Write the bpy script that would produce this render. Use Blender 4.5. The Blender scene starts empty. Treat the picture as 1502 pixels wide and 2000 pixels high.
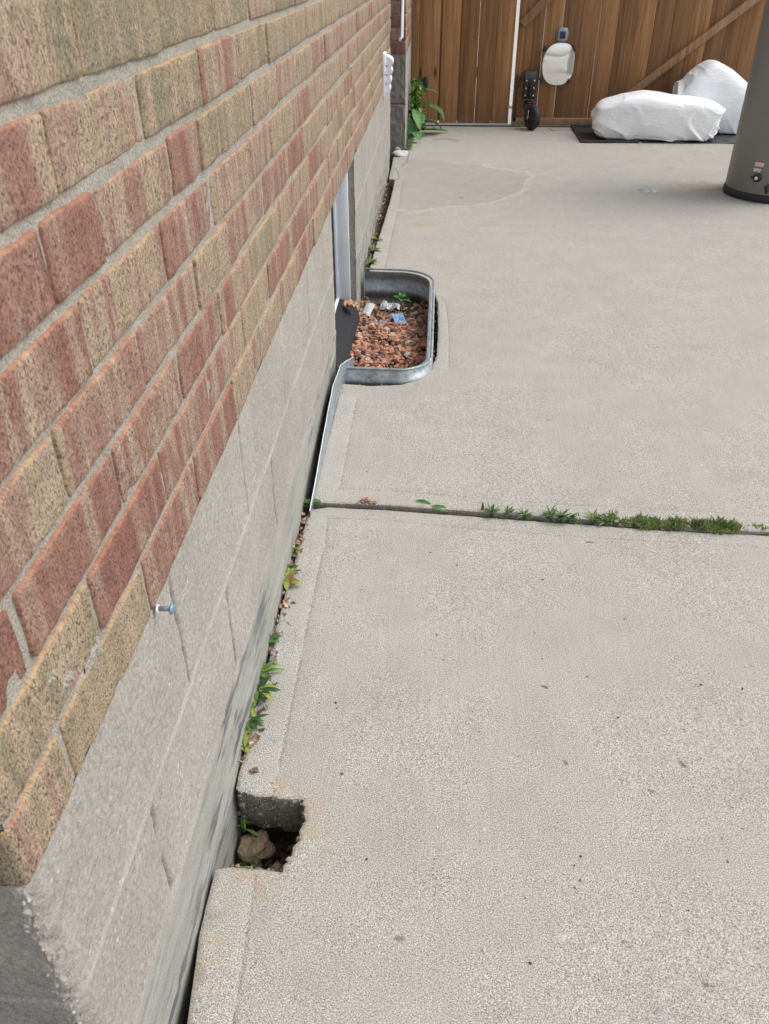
import bpy, bmesh, math, random
import numpy as np
from mathutils import Vector, Matrix, noise as mn
from mathutils.geometry import delaunay_2d_cdt
rad = math.radians
sc = bpy.context.scene
col = sc.collection
U = 1.25                                   # one modelling unit = 1.25 m (camera height)

# ---------------------------------------------------------------- camera
PITCH, YAW, ROLL, FPX = rad(34.566), rad(3.5356), rad(-0.0996), 1584.65
cp, sp = math.cos(PITCH), math.sin(PITCH)
_f = np.array([0, cp, -sp]); _u = np.array([0, sp, cp]); _r = np.array([1., 0, 0])
Zm = np.array([[math.cos(YAW), -math.sin(YAW), 0], [math.sin(YAW), math.cos(YAW), 0], [0, 0, 1]])
_f, _u, _r = Zm @ _f, Zm @ _u, Zm @ _r
cr, sr = math.cos(ROLL), math.sin(ROLL)
_r, _u = cr * _r + sr * _u, -sr * _r + cr * _u
cam_d = bpy.data.cameras.new('camera'); cam = bpy.data.objects.new('camera', cam_d); col.objects.link(cam)
cam.matrix_world = Matrix(((_r[0], _u[0], -_f[0], 0), (_r[1], _u[1], -_f[1], 0), (_r[2], _u[2], -_f[2], U), (0, 0, 0, 1)))
cam_d.sensor_fit = 'VERTICAL'; cam_d.sensor_height = 24; cam_d.sensor_width = 24; cam_d.lens = FPX / 2000 * 24
cam_d.clip_start = 0.02; cam_d.clip_end = 500
cam_d.dof.use_dof = True; cam_d.dof.focus_distance = 1.9; cam_d.dof.aperture_fstop = 10.0
sc.camera = cam
# ---------------------------------------------------------------- world, sun, exposure
W_ = bpy.data.worlds.new('World'); sc.world = W_; W_.use_nodes = True
nt = W_.node_tree; nt.nodes.clear()
SUN_EL, SUN_AZ = rad(52), rad(82)          # azimuth from +Y towards +X
sky = nt.nodes.new('ShaderNodeTexSky'); sky.sky_type = 'NISHITA'; sky.sun_disc = False
sky.sun_elevation = SUN_EL; sky.sun_rotation = SUN_AZ; sky.air_density = 1.0; sky.dust_density = 3.0; sky.ozone_density = 1.0
hs = nt.nodes.new('ShaderNodeHueSaturation'); hs.inputs['Saturation'].default_value = 0.30
bg = nt.nodes.new('ShaderNodeBackground'); bg.inputs['Strength'].default_value = 0.15
wo = nt.nodes.new('ShaderNodeOutputWorld')
nt.links.new(sky.outputs[0], hs.inputs['Color']); nt.links.new(hs.outputs[0], bg.inputs[0]); nt.links.new(bg.outputs[0], wo.inputs[0])
sd = bpy.data.lights.new('sun', 'SUN'); sd.energy = 1.0; sd.angle = rad(38); sd.color = (1.0, 0.95, 0.87)
so = bpy.data.objects.new('sun', sd); col.objects.link(so)
sdir = Vector((math.sin(SUN_AZ) * math.cos(SUN_EL), math.cos(SUN_AZ) * math.cos(SUN_EL), math.sin(SUN_EL)))
so.rotation_euler = sdir.to_track_quat('Z', 'Y').to_euler(); so.location = (3, 4, 8)
sc.view_settings.view_transform = 'Standard'; sc.view_settings.look = 'None'; sc.view_settings.gamma = 1
sc.view_settings.exposure = 0.66

# ---------------------------------------------------------------- measuring helpers (units)
def ray(p):
    return _r * (p[0] - 751) / FPX + _u * (1000 - p[1]) / FPX + _f
def on(p, ax, v):                           # point of the place seen at picture point p, on plane axis=v
    d = ray(p); o = np.array([0, 0, 1.]); t = (v - o[ax]) / d[ax]; return o + d * t
def G(p, z=0.0): return on(p, 2, z)
WX = -0.262                                 # plane of the brick wall
def nz(x, y, z=0.0): return mn.noise(Vector((x, y, z)))
def sm(e0, e1, x):
    t = min(1, max(0, (x - e0) / (e1 - e0))); return t * t * (3 - 2 * t)

# ---------------------------------------------------------------- material helpers
class M:
    def __init__(s, name):
        s.m = bpy.data.materials.new(name); s.m.use_nodes = True; s.t = s.m.node_tree; s.t.nodes.clear()
        s.o = s.t.nodes.new('ShaderNodeOutputMaterial'); s.b = s.t.nodes.new('ShaderNodeBsdfPrincipled')
        s.t.links.new(s.b.outputs[0], s.o.inputs[0]); s.tc = s.t.nodes.new('ShaderNodeTexCoord')
        s.obj = s.tc.outputs['Object']
    def put(s, sock, v):
        if isinstance(v, bpy.types.NodeSocket): s.t.links.new(v, sock)
        elif v is not None:
            if isinstance(v, (tuple, list)) and len(v) == 3 and sock.type == 'RGBA': v = (*v, 1)
            sock.default_value = v
    def map(s, v, scale=(1, 1, 1), loc=(0, 0, 0), rot=(0, 0, 0)):
        n = s.t.nodes.new('ShaderNodeMapping'); s.put(n.inputs[0], v); n.inputs['Scale'].default_value = scale
        n.inputs['Location'].default_value = loc; n.inputs['Rotation'].default_value = rot; return n.outputs[0]
    def noise(s, scale, detail=2, rough=.5, v=None, out=0, dist=0):
        n = s.t.nodes.new('ShaderNodeTexNoise'); s.put(n.inputs['Vector'], v or s.obj); n.inputs['Scale'].default_value = scale
        n.inputs['Detail'].default_value = detail; n.inputs['Roughness'].default_value = rough; n.inputs['Distortion'].default_value = dist
        return n.outputs[out]
    def voro(s, scale, v=None, out='Distance', feat='F1'):
        n = s.t.nodes.new('ShaderNodeTexVoronoi'); n.feature = feat; s.put(n.inputs['Vector'], v or s.obj); n.inputs['Scale'].default_value = scale
        return n.outputs[out]
    def wave(s, scale, dist=2, detail=2, v=None, dscale=1):
        n = s.t.nodes.new('ShaderNodeTexWave'); s.put(n.inputs['Vector'], v or s.obj); n.inputs['Scale'].default_value = scale
        n.inputs['Distortion'].default_value = dist; n.inputs['Detail'].default_value = detail; n.inputs['Detail Scale'].default_value = dscale; return n.outputs[1]
    def ramp(s, f, stops, interp='LINEAR'):
        n = s.t.nodes.new('ShaderNodeValToRGB'); s.put(n.inputs[0], f); e = n.color_ramp; e.interpolation = interp
        while len(e.elements) < len(stops): e.elements.new(0.5)
        for i, (p, c) in enumerate(stops):
            e.elements[i].position = p; e.elements[i].color = (c, c, c, 1) if isinstance(c, (int, float)) else (*c, 1)
        return n.outputs[0]
    def mix(s, f, a, b, t='MIX'):
        n = s.t.nodes.new('ShaderNodeMixRGB'); n.blend_type = t; s.put(n.inputs[0], f); s.put(n.inputs[1], a); s.put(n.inputs[2], b); return n.outputs[0]
    def math(s, op, a, b=0.0, c=None):
        n = s.t.nodes.new('ShaderNodeMath'); n.operation = op; s.put(n.inputs[0], a); s.put(n.inputs[1], b)
        if c is not None: s.put(n.inputs[2], c)
        return n.outputs[0]
    def attr(s, name, out=0):
        n = s.t.nodes.new('ShaderNodeAttribute'); n.attribute_name = name; return n.outputs[out]
    def sep(s, v):
        n = s.t.nodes.new('ShaderNodeSeparateXYZ'); s.put(n.inputs[0], v); return n.outputs
    def comb(s, x, y, z):
        n = s.t.nodes.new('ShaderNodeCombineXYZ'); s.put(n.inputs[0], x); s.put(n.inputs[1], y); s.put(n.inputs[2], z); return n.outputs[0]
    def bump(s, h, strength=.5, dist=.002, nrm=None):
        n = s.t.nodes.new('ShaderNodeBump'); s.put(n.inputs['Height'], h); n.inputs['Strength'].default_value = strength
        n.inputs['Distance'].default_value = dist
        if nrm is not None: s.put(n.inputs['Normal'], nrm)
        return n.outputs[0]
    def done(s, colr, rough=.8, nrm=None, metal=0, spec=.5, **k):
        s.put(s.b.inputs['Base Color'], colr); s.put(s.b.inputs['Roughness'], rough); s.put(s.b.inputs['Metallic'], metal)
        s.put(s.b.inputs['Specular IOR Level'], spec)
        if nrm is not None: s.put(s.b.inputs['Normal'], nrm)
        for a, v in k.items(): s.put(s.b.inputs[a.replace('_', ' ')], v)
        return s.m
def simple(name, c, rough=.6, metal=0, var=.15, scale=20, bump=.2, spec=.5, bd=.002):
    m = M(name); n = m.noise(scale, 4, .6); lo = tuple(x * (1 - var) for x in c); hi = tuple(min(1, x * (1 + var)) for x in c)
    return m.done(m.ramp(n, [(.3, lo), (.7, hi)]), rough, m.bump(m.noise(scale * 4, 3), bump, bd), metal, spec)

def concrete(name, base, warm, stainy=1.0):
    m = M(name)
    g1 = m.noise(950, 1, .5); g2 = m.noise(430, 2, .6)
    grain = m.math('ADD', m.math('MULTIPLY', g1, .5), m.math('MULTIPLY', g2, .5))
    gr = m.ramp(grain, [(.36, .18), (.455, .80), (.54, 1.12), (.64, 1.95)])
    low = m.noise(1.3, 5, .6); mid = m.noise(7, 4, .65)
    c = m.mix(m.ramp(low, [(.35, 0), (.65, 1)]), base, warm)
    c = m.mix(1, c, m.ramp(mid, [(.25, .92), (.75, 1.06)]), 'MULTIPLY')
    c = m.mix(.55 * stainy, c, m.ramp(m.noise(2.6, 6, .7, v=m.map(m.obj, loc=(3.3, 1.7, 0))), [(.28, .80), (.42, .98), (.8, 1.04)]), 'MULTIPLY')
    # broom streaks
    st = m.noise(1, 3, .6, v=m.map(m.obj, scale=(160, 5, 1)))
    c = m.mix(.5, c, m.ramp(st, [(.3, .90), (.7, 1.07)]), 'MULTIPLY')
    at = m.sep(m.attr('marks', 1))          # x white efflorescence, y dark crack/dirt, z trowelled patch
    grx = m.mix(m.math('MULTIPLY', at[2], .35), gr, (1, 1, 1))
    c = m.mix(1, c, grx, 'MULTIPLY')
    c = m.mix(m.math('MULTIPLY', at[2], .40), c, tuple(x * .84 for x in base), 'MIX')
    c = m.mix(m.math('MULTIPLY', at[2], .35), c, m.ramp(m.noise(9, 5, .7), [(.3, .75), (.7, 1.1)]), 'MULTIPLY')
    # exposed dark and pale aggregate
    v1 = m.voro(34, m.map(m.obj, loc=(.1, .2, 0))); pk = m.noise(11, 2)
    dk = m.math('MULTIPLY', m.ramp(v1, [(.075, 1), (.11, 0)]), m.ramp(pk, [(.50, 0), (.57, 1)]))
    c = m.mix(m.math('MULTIPLY', dk, .62), c, (.11, .105, .105))
    v2 = m.voro(21, m.map(m.obj, loc=(5.1, 3.2, 0)))
    c = m.mix(m.math('MULTIPLY', m.ramp(v2, [(.04, 1), (.08, 0)]), m.ramp(m.noise(6, 2, v=m.map(m.obj, loc=(7, 0, 0))), [(.5, 0), (.6, .55)])), c, (.62, .61, .58))
    wn = m.ramp(m.noise(45, 5, .75), [(.44, 0), (.66, .9)])
    c = m.mix(m.math('MULTIPLY', m.math('MULTIPLY', at[0], wn), .62), c, (.66, .64, .59))
    dn = m.ramp(m.noise(90, 3, .7), [(.30, .35), (.6, 1)])
    c = m.mix(m.math('MULTIPLY', at[1], dn), c, (.075, .06, .048))
    rust = m.attr('rust', 2)
    c = m.mix(m.math('MULTIPLY', rust, m.ramp(m.noise(30, 4, .7), [(.4, 0), (.7, .8)])), c, (.42, .24, .10))
    h = m.math('ADD', grain, m.math('MULTIPLY', st, .35))
    return m.done(c, .92, m.bump(h, .55, .0012), spec=.25)
CONC = concrete('weathered_concrete', (.360, .352, .322), (.372, .354, .318))
CONC2 = concrete('outer_concrete', (.42, .41, .38), (.44, .42, .38))

def brick_mat():
    m = M('brick'); a = m.sep(m.attr('bk', 1)); q = m.sep(m.attr('suv', 1)); tone, edge, nearw = a[0], a[1], a[2]
    v = m.comb(m.math('MULTIPLY', q[0], 30), m.math('MULTIPLY', q[1], 3.2), q[2])
    n1 = m.noise(1, 3, .55, v=v)
    v2 = m.comb(m.math('MULTIPLY', q[0], 75), m.math('MULTIPLY', q[1], 7), m.math('ADD', q[2], 9))
    n2 = m.noise(1, 3, .6, v=v2)
    f = m.math('ADD', m.math('ADD', m.math('MULTIPLY', n1, 1.05), m.math('MULTIPLY', m.math('SUBTRACT', n2, .5), .45)), m.math('SUBTRACT', m.math('MULTIPLY', tone, .80), .44))
    c = m.ramp(f, [(.22, (.215, .185, .126)), (.38, (.295, .232, .155)), (.50, (.325, .250, .182)), (.60, (.270, .182, .140)), (.70, (.245, .138, .104)), (.88, (.205, .100, .076))])
    g = m.noise(1, 2, .6, v=m.comb(m.math('MULTIPLY', q[0], 600), m.math('MULTIPLY', q[1], 300), q[2]))
    c = m.mix(.95, c, m.ramp(g, [(.34, .56), (.66, 1.40)]), 'MULTIPLY')
    g2 = m.noise(1, 3, .6, v=m.comb(m.math('MULTIPLY', q[0], 55), m.math('MULTIPLY', q[1], 40), q[2]))
    c = m.mix(.7, c, m.ramp(g2, [(.3, .80), (.7, 1.15)]), 'MULTIPLY')
    sp1 = m.noise(1, 3, .7, v=m.comb(m.math('MULTIPLY', q[0], 330), m.math('MULTIPLY', q[1], 175), m.math('ADD', q[2], 3)))
    spk = m.ramp(sp1, [(.56, 0), (.62, 1)])
    c = m.mix(m.math('MULTIPLY', spk, .80), c, (.075, .045, .035))
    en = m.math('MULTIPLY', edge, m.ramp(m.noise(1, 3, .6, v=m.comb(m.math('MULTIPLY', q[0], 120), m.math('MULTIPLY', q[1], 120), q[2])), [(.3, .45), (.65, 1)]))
    ec = m.mix(m.ramp(f, [(.35, 0), (.6, 1)]), (.50, .33, .18), (.43, .21, .13))  # edge orange: fresh clay, with the chamfer's caught light mixed into the colour
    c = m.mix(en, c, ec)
    h = m.math('SUBTRACT', m.math('ADD', m.math('MULTIPLY', g, .6), m.math('MULTIPLY', g2, .6)), m.math('MULTIPLY', spk, .5))
    return m.done(c, .9, m.bump(h, .7, .0014), spec=.2)
BRICK = brick_mat()
def mortar_mat():
    m = M('mortar'); g = m.noise(420, 2, .6); k = m.noise(25, 4, .6)
    c = m.mix(m.ramp(k, [(.3, 0), (.7, 1)]), (.265, .245, .212), (.335, .312, .272))
    c = m.mix(1, c, m.ramp(g, [(.3, .62), (.5, 1), (.7, 1.35)]), 'MULTIPLY')
    return m.done(c, .95, m.bump(m.math('ADD', g, k), .8, .0022), spec=.2)
MORTAR = mortar_mat()
def found_mat():
    m = M('foundation_block'); at = m.sep(m.attr('marks', 1))   # x parge, y crack, z tooled joint
    g = m.noise(520, 2, .65); g2 = m.noise(170, 2, .6); k = m.noise(5, 4, .6); big = m.noise(2.1, 3, .6)
    c = m.mix(m.ramp(big, [(.35, 0), (.65, 1)]), (.318, .298, .268), (.340, .318, .286))
    c = m.mix(1, c, m.ramp(k, [(.25, .86), (.75, 1.1)]), 'MULTIPLY')
    c = m.mix(1, c, m.ramp(m.math('ADD', m.math('MULTIPLY', g, .5), m.math('MULTIPLY', g2, .5)), [(.34, .55), (.46, .92), (.56, 1.08), (.68, 1.45)]), 'MULTIPLY')
    v = m.voro(60); c = m.mix(m.math('MULTIPLY', m.ramp(v, [(.10, 1), (.18, 0)]), m.ramp(m.noise(14, 2), [(.52, 0), (.6, .7)])), c, (.60, .58, .55))
    v = m.voro(50, m.map(m.obj, loc=(4, 4, 4))); c = m.mix(m.math('MULTIPLY', m.ramp(v, [(.07, 1), (.12, 0)]), m.ramp(m.noise(12, 2, v=m.map(m.obj, loc=(2, 0, 5))), [(.54, 0), (.6, .7)])), c, (.13, .11, .10))
    c = m.mix(m.math('MULTIPLY', at[2], .8), c, (.45, .42, .37))
    pc = m.mix(m.ramp(m.noise(1, 4, .6, v=m.map(m.obj, scale=(8, 3, 22))), [(.3, 0), (.7, 1)]), (.255, .262, .242), (.345, .34, .305))
    pc = m.mix(.6, pc, m.ramp(m.noise(300, 2), [(.3, .75), (.7, 1.2)]), 'MULTIPLY')
    tar = m.noise(1, 7, .72, v=m.map(m.obj, scale=(10, 5, 34), rot=(rad(-4), 0, 0)))
    tmask = m.ramp(m.noise(2.4, 2, v=m.map(m.obj, loc=(9, 2, 1))), [(.40, 0), (.62, 1)])
    pc = m.mix(m.math('MULTIPLY', m.ramp(tar, [(.52, 0), (.575, .9)]), tmask), pc, (.085, .088, .105))
    grn = m.ramp(m.noise(9, 4, .6, v=m.map(m.obj, loc=(3, 3, 3))), [(.56, 0), (.75, .5)])
    pc = m.mix(grn, pc, (.20, .235, .13))
    c = m.mix(at[0], c, pc)
    c = m.mix(m.math('MULTIPLY', at[1], m.ramp(m.noise(60, 3), [(.25, .6), (.45, 1)])), c, (.055, .048, .04))
    h = m.math('ADD', m.math('MULTIPLY', g, .5), g2)
    h = m.math('MULTIPLY', h, m.math('SUBTRACT', 1.0, m.math('MULTIPLY', at[0], .6)))
    return m.done(c, .93, m.bump(h, .7, .0019), spec=.2)
FOUND = found_mat()
def wood_mat(name, a, b, dark):
    m = M(name); s_ = m.attr('seed', 2); q = m.sep(m.obj)
    v = m.comb(m.math('ADD', m.math('MULTIPLY', q[0], 26), m.math('MULTIPLY', s_, 37)), m.math('MULTIPLY', q[1], 10), m.math('MULTIPLY', q[2], 1.1))
    n = m.noise(1, 4, .6, v=v, dist=.6)
    v2 = m.comb(m.math('ADD', m.math('MULTIPLY', q[0], 150), m.math('MULTIPLY', s_, 37)), m.math('MULTIPLY', q[1], 40), m.math('MULTIPLY', q[2], 3))
    n2 = m.noise(1, 3, .6, v=v2)
    c = m.mix(m.ramp(n, [(.3, 0), (.7, 1)]), a, b)
    c = m.mix(1, c, m.ramp(n2, [(.3, .62), (.7, 1.25)]), 'MULTIPLY')
    c = m.mix(1, c, m.ramp(s_, [(0, .74), (1, 1.22)]), 'MULTIPLY')
    kn = m.voro(1, m.comb(m.math('ADD', m.math('MULTIPLY', q[0], 7), m.math('MULTIPLY', s_, 11)), 0.0, m.math('MULTIPLY', q[2], 2.2)))
    c = m.mix(m.ramp(kn, [(.05, .9), (.08, .55), (.16, 0)]), c, dark)
    sp_ = m.math('MULTIPLY', m.ramp(q[2], [(.0, 1), (.12, 0)]), m.ramp(m.noise(18, 4, .7), [(.4, 0), (.6, .7)]))
    c = m.mix(sp_, c, (.22, .19, .15))
    return m.done(c, .75, m.bump(m.math('ADD', n, n2), .4, .002), spec=.3)
WOOD = wood_mat('stained_cedar', (.225, .112, .048), (.375, .198, .092), (.07, .03, .014))
WOODL = wood_mat('new_lumber', (.31, .175, .095), (.40, .245, .142), (.16, .08, .04))
def metal_mat():
    m = M('galvanised_steel'); n = m.voro(70, out='Color'); k = m.noise(6, 5, .7); f = m.noise(45, 4, .7)
    c = m.mix(.4, (.33, .40, .46), m.ramp(m.sep(n)[0], [(0, .26), (1, .50)]))
    c = m.mix(m.ramp(k, [(.45, 0), (.7, .6)]), c, (.22, .24, .24))
    c = m.mix(m.ramp(f, [(.52, 0), (.70, .7)]), c, (.55, .57, .56))
    stn = m.noise(14, 5, .75, v=m.map(m.obj, loc=(2, 5, 1)))
    c = m.mix(m.ramp(stn, [(.55, 0), (.68, .7)]), c, (.16, .13, .10))
    drip = m.noise(1, 3, .6, v=m.map(m.obj, scale=(60, 60, 4)))
    c = m.mix(.6, c, m.ramp(drip, [(.3, .7), (.7, 1.2)]), 'MULTIPLY')
    return m.done(c, m.ramp(k, [(.3, .48), (.7, .72)]), m.bump(f, .3, .001), .6)
METAL = metal_mat()
BLACKM = simple('black_powdercoat', (.018, .018, .02), .4, 0, .3, 30, .15)
BOLT = simple('zinc', (.55, .56, .57), .35, .8, .15, 60, .1)
RUBBER = simple('rubber', (.022, .022, .025), .65, 0, .3, 30, .3)
VINYL = simple('white_vinyl', (.80, .84, .89), .45, 0, .06, 6, .05)
PLAST = simple('white_plastic', (.74, .78, .84), .4, 0, .06, 12, .05)
def glass_dark():
    m = M('dark_glass'); return m.done((.030, .036, .045), .9, None, 0, .02)
GLASS = glass_dark()
def shingle():
    m = M('mineral_felt'); g = m.noise(330, 2, .7)
    c = m.ramp(g, [(.40, (.010, .010, .012)), (.60, (.025, .025, .028)), (.70, (.16, .16, .17))])
    return m.done(c, .85, m.bump(g, .9, .0015), spec=.4)
FELT = shingle()
def vcol(name, rough=.85, mul=.2, scale=60, bump=.5, bd=.002, spec=.3, sub=0, metal=0):
    m = M(name); c = m.attr('Col', 0)
    c = m.mix(1, c, m.ramp(m.noise(scale, 3, .6), [(.3, 1 - mul), (.7, 1 + mul)]), 'MULTIPLY')
    k = {}
    if sub: k = dict(Subsurface_Weight=sub, Subsurface_Radius=(.01, .01, .004))
    return m.done(c, rough, m.bump(m.noise(scale * 2, 3), bump, bd), metal, spec, **k)
ROCK = vcol('lava_rock', .95, .35, 160, .9, .003)
LEAFM = vcol('dead_leaf', .85, .3, 120, .4)
def plant_mat():
    m = M('leaf_green'); c = m.attr('Col', 0)
    c = m.mix(1, c, m.ramp(m.noise(90, 3, .6), [(.3, .75), (.7, 1.25)]), 'MULTIPLY')
    m.done(c, .5, m.bump(m.noise(150, 2), .3, .001), 0, .4)
    tr = m.t.nodes.new('ShaderNodeBsdfTranslucent'); m.put(tr.inputs[0], c)
    mx = m.t.nodes.new('ShaderNodeMixShader'); mx.inputs[0].default_value = .25
    m.t.links.new(m.b.outputs[0], mx.inputs[1]); m.t.links.new(tr.outputs[0], mx.inputs[2]); m.t.links.new(mx.outputs[0], m.o.inputs[0])
    return m.m
PLANT = plant_mat()
def soil_mat():
    m = M('soil'); n = m.noise(60, 5, .7); return m.done(m.ramp(n, [(.3, (.02, .014, .01)), (.55, (.07, .05, .035)), (.75, (.15, .12, .09))]), .95, m.bump(n, 1, .01), spec=.2)
SOIL = soil_mat()
def bag_mat():
    m = M('woven_bag'); k = m.noise(5, 4, .6)
    c = m.ramp(k, [(.3, (.84, .87, .90)), (.7, (.90, .92, .94))])
    w = m.noise(1, 4, .6, v=m.map(m.obj, scale=(7, 7, 34), rot=(0, rad(28), 0)), dist=1.6)
    m.done(c, .5, m.bump(m.math('ADD', w, m.math('MULTIPLY', m.noise(40, 3), .25)), .55, .012), 0, .4); return m.m
BAG = bag_mat()
JACKET = simple('grey_enamel', (.215, .210, .196), .42, .15, .05, 3, .05)
def mirror_mat():
    m = M('mirror_glass'); n = m.noise(9, 4, .6); return m.done((.92, .92, .88), m.ramp(n, [(.3, .04), (.8, .12)]), None, .62, .5)
MIRROR = mirror_mat()
def clear_plastic():
    m = M('crumpled_clear_film'); return m.done((.85, .88, .9), .12, m.bump(m.noise(60, 3), .8, .004), 0, .6, Transmission_Weight=.55, Alpha=.75)
FILM = clear_plastic()

# ---------------------------------------------------------------- mesh helpers (units in, metres out)
class B:
    def __init__(s): s.v = []; s.f = []; s.mi = []; s.at = {}; s.k = 0
    def add(s, vs, fs, mi=0, **at):
        o = len(s.v); s.v += [tuple(map(float, p)) for p in vs]; s.f += [tuple(i + o for i in f) for f in fs]; s.mi += [mi] * len(fs)
        for k, val in at.items():
            L = s.at.setdefault(k, [])
            L += [None] * (o - len(L))
            L += list(val) if isinstance(val, list) else [val] * len(vs)
        return o
    def grid(s, fn, us, vs, mi=0, flip=False, **at):
        P = [fn(u, v) for u in us for v in vs]; n = len(vs)
        F = [(i * n + j, (i + 1) * n + j, (i + 1) * n + j + 1, i * n + j + 1) for i in range(len(us) - 1) for j in range(n - 1)]
        if flip: F = [f[::-1] for f in F]
        return s.add(P, F, mi, **at)
    def tube(s, path, r, n=8, mi=0, cap=True, **at):
        path = [Vector(p) for p in path]; rs = r if isinstance(r, (list, tuple)) else [r] * len(path)
        P = []; up0 = Vector((0, 0, 1)); prev = None
        for i, p in enumerate(path):
            d = (path[min(i + 1, len(path) - 1)] - path[max(i - 1, 0)]).normalized()
            a = prev if prev is not None else (d.cross(up0) if abs(d.z) < .95 else d.cross(Vector((1, 0, 0))))
            a = (a - d * a.dot(d)).normalized(); b = d.cross(a); prev = a
            P += [p + (a * math.cos(t) + b * math.sin(t)) * rs[i] for t in [2 * math.pi * k / n for k in range(n)]]
        F = [(i * n + k, i * n + (k + 1) % n, (i + 1) * n + (k + 1) % n, (i + 1) * n + k) for i in range(len(path) - 1) for k in range(n)]
        if cap: F += [tuple(range(n))[::-1], tuple((len(path) - 1) * n + k for k in range(n))]
        return s.add(P, F, mi, **at)
    def lathe(s, prof, c, axis='z', n=32, mi=0, **at):
        P = []
        for r, h in prof:
            for k in range(n):
                t = 2 * math.pi * k / n; a, b = r * math.cos(t), r * math.sin(t)
                P.append({'z': (c[0] + a, c[1] + b, c[2] + h), 'y': (c[0] + a, c[1] + h, c[2] + b), 'x': (c[0] + h, c[1] + a, c[2] + b)}[axis])
        F = [(i * n + k, i * n + (k + 1) % n, (i + 1) * n + (k + 1) % n, (i + 1) * n + k) for i in range(len(prof) - 1) for k in range(n)]
        F += [tuple(range(n))[::-1], tuple((len(prof) - 1) * n + k for k in range(n))]
        return s.add(P, F, mi, **at)
    def box(s, a, b, bev=.002, mi=0, rot=None, piv=None, **at):
        bm = bmesh.new(); bmesh.ops.create_cube(bm, size=1)
        for v in bm.verts: v.co = Vector([(a[i] + b[i]) / 2 + v.co[i] * (b[i] - a[i]) for i in range(3)])
        if bev: bmesh.ops.bevel(bm, geom=bm.edges[:], offset=bev, segments=2, profile=.5, affect='EDGES')
        bm.normal_update(); P = [v.co.copy() for v in bm.verts]; F = [tuple(v.index for v in f.verts) for f in bm.faces]; bm.free()
        if rot is not None:
            pv = Vector(piv); P = [rot @ (p - pv) + pv for p in P]
        return s.add(P, F, mi, **at)
    def stone(s, c, r, seed, sub=1, sq=(1, 1, .7), amp=.35, mi=0, **at):
        bm = bmesh.new(); bmesh.ops.create_icosphere(bm, subdivisions=sub, radius=1); rr = random.Random(seed)
        R = Matrix.Rotation(rr.random() * 6, 3, 'Z') @ Matrix.Rotation(rr.random() * 6, 3, 'X')
        P = []
        for v in bm.verts:
            k = 1 + amp * nz(v.co.x * 1.3 + seed * 3.1, v.co.y * 1.3, v.co.z * 1.3) * 2
            q = R @ (v.co * k); P.append((c[0] + q.x * r * sq[0], c[1] + q.y * r * sq[1], c[2] + q.z * r * sq[2]))
        F = [tuple(v.index for v in f.verts) for f in bm.faces]; bm.free()
        return s.add(P, F, mi, **at)
    def leaf(s, base, d, up, L, w, curl=.5, n=6, jag=0, colr=(.1, .2, .05), fold=.25, seed=0, drop=0):
        base = Vector(base); d = Vector(d).normalized(); up = Vector(up); sd_ = d.cross(up).normalized(); up = sd_.cross(d).normalized()
        P = []; C = []; rr = random.Random(seed)
        for i in range(n + 1):
            t = i / n; a = curl * t; dd = d * math.cos(a) - up * math.sin(a)
            c = base + d * (L * math.sin(a) / curl if abs(curl) > 1e-2 else L * t) - up * (L * (1 - math.cos(a)) / curl if abs(curl) > 1e-2 else 0)
            hw = w * (math.sin(math.pi * min(1, t * .93 + .05)) ** .8) * (1 + jag * (rr.random() - .5)); nu = up * math.cos(a) + d * math.sin(a)
            P += [c - sd_ * hw + nu * hw * fold * (1 + jag * (rr.random() - .5) * 3), c, c + sd_ * hw + nu * hw * fold * (1 + jag * (rr.random() - .5) * 3)]
            k = .85 + .3 * rr.random(); C += [tuple(x * k for x in colr) + (1,), tuple(min(1, x * 1.45) for x in colr) + (1,), tuple(x * k for x in colr) + (1,)]
        F = []
        for i in range(n):
            o = i * 3; F += [(o, o + 1, o + 4, o + 3), (o + 1, o + 2, o + 5, o + 4)]
        s.add(P, F, 0, Col=C)
    def build(s, name, mats, parent=None, origin=None, smooth=True, auto=None):
        if origin is None:
            if parent is not None: origin = parent['_o']
            else:
                a = np.array(s.v); origin = ((a[:, 0].min() + a[:, 0].max()) / 2, (a[:, 1].min() + a[:, 1].max()) / 2, a[:, 2].min())
        me = bpy.data.meshes.new(name); o3 = Vector(origin)
        me.from_pydata([tuple((Vector(p) - o3) * U) for p in s.v], [], s.f)
        mats = mats if isinstance(mats, (list, tuple)) else [mats]
        for m in mats: me.materials.append(m)
        me.polygons.foreach_set('material_index', s.mi); me.polygons.foreach_set('use_smooth', [bool(smooth)] * len(s.f))
        for k, L in s.at.items():
            L = L + [None] * (len(s.v) - len(L)); ex = next(x for x in L if x is not None)
            if k == 'Col':
                a = me.attributes.new(k, 'FLOAT_COLOR', 'POINT'); a.data.foreach_set('color', [c for x in L for c in ((x if len(x) == 4 else (*x, 1)) if x else (1, 1, 1, 1))])
            elif isinstance(ex, (tuple, list)):
                a = me.attributes.new(k, 'FLOAT_VECTOR', 'POINT'); a.data.foreach_set('vector', [float(c) for x in L for c in (x or (0, 0, 0))])
            else:
                a = me.attributes.new(k, 'FLOAT', 'POINT'); a.data.foreach_set('value', [float(x or 0) for x in L])
        me.update()
        if smooth and auto: me.set_sharp_from_angle(angle=rad(auto))
        ob = bpy.data.objects.new(name, me); col.objects.link(ob)
        if parent is not None:
            ob.parent = parent; ob.location = (o3 - Vector(parent['_o'])) * U
        else: ob.location = o3 * U
        ob['_o'] = tuple(o3); return ob
def tag(o, label=None, cat=None, group=None, kind=None):
    if label: o['label'] = label
    if cat: o['category'] = cat
    if group: o['group'] = group
    if kind: o['kind'] = kind
    return o
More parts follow.
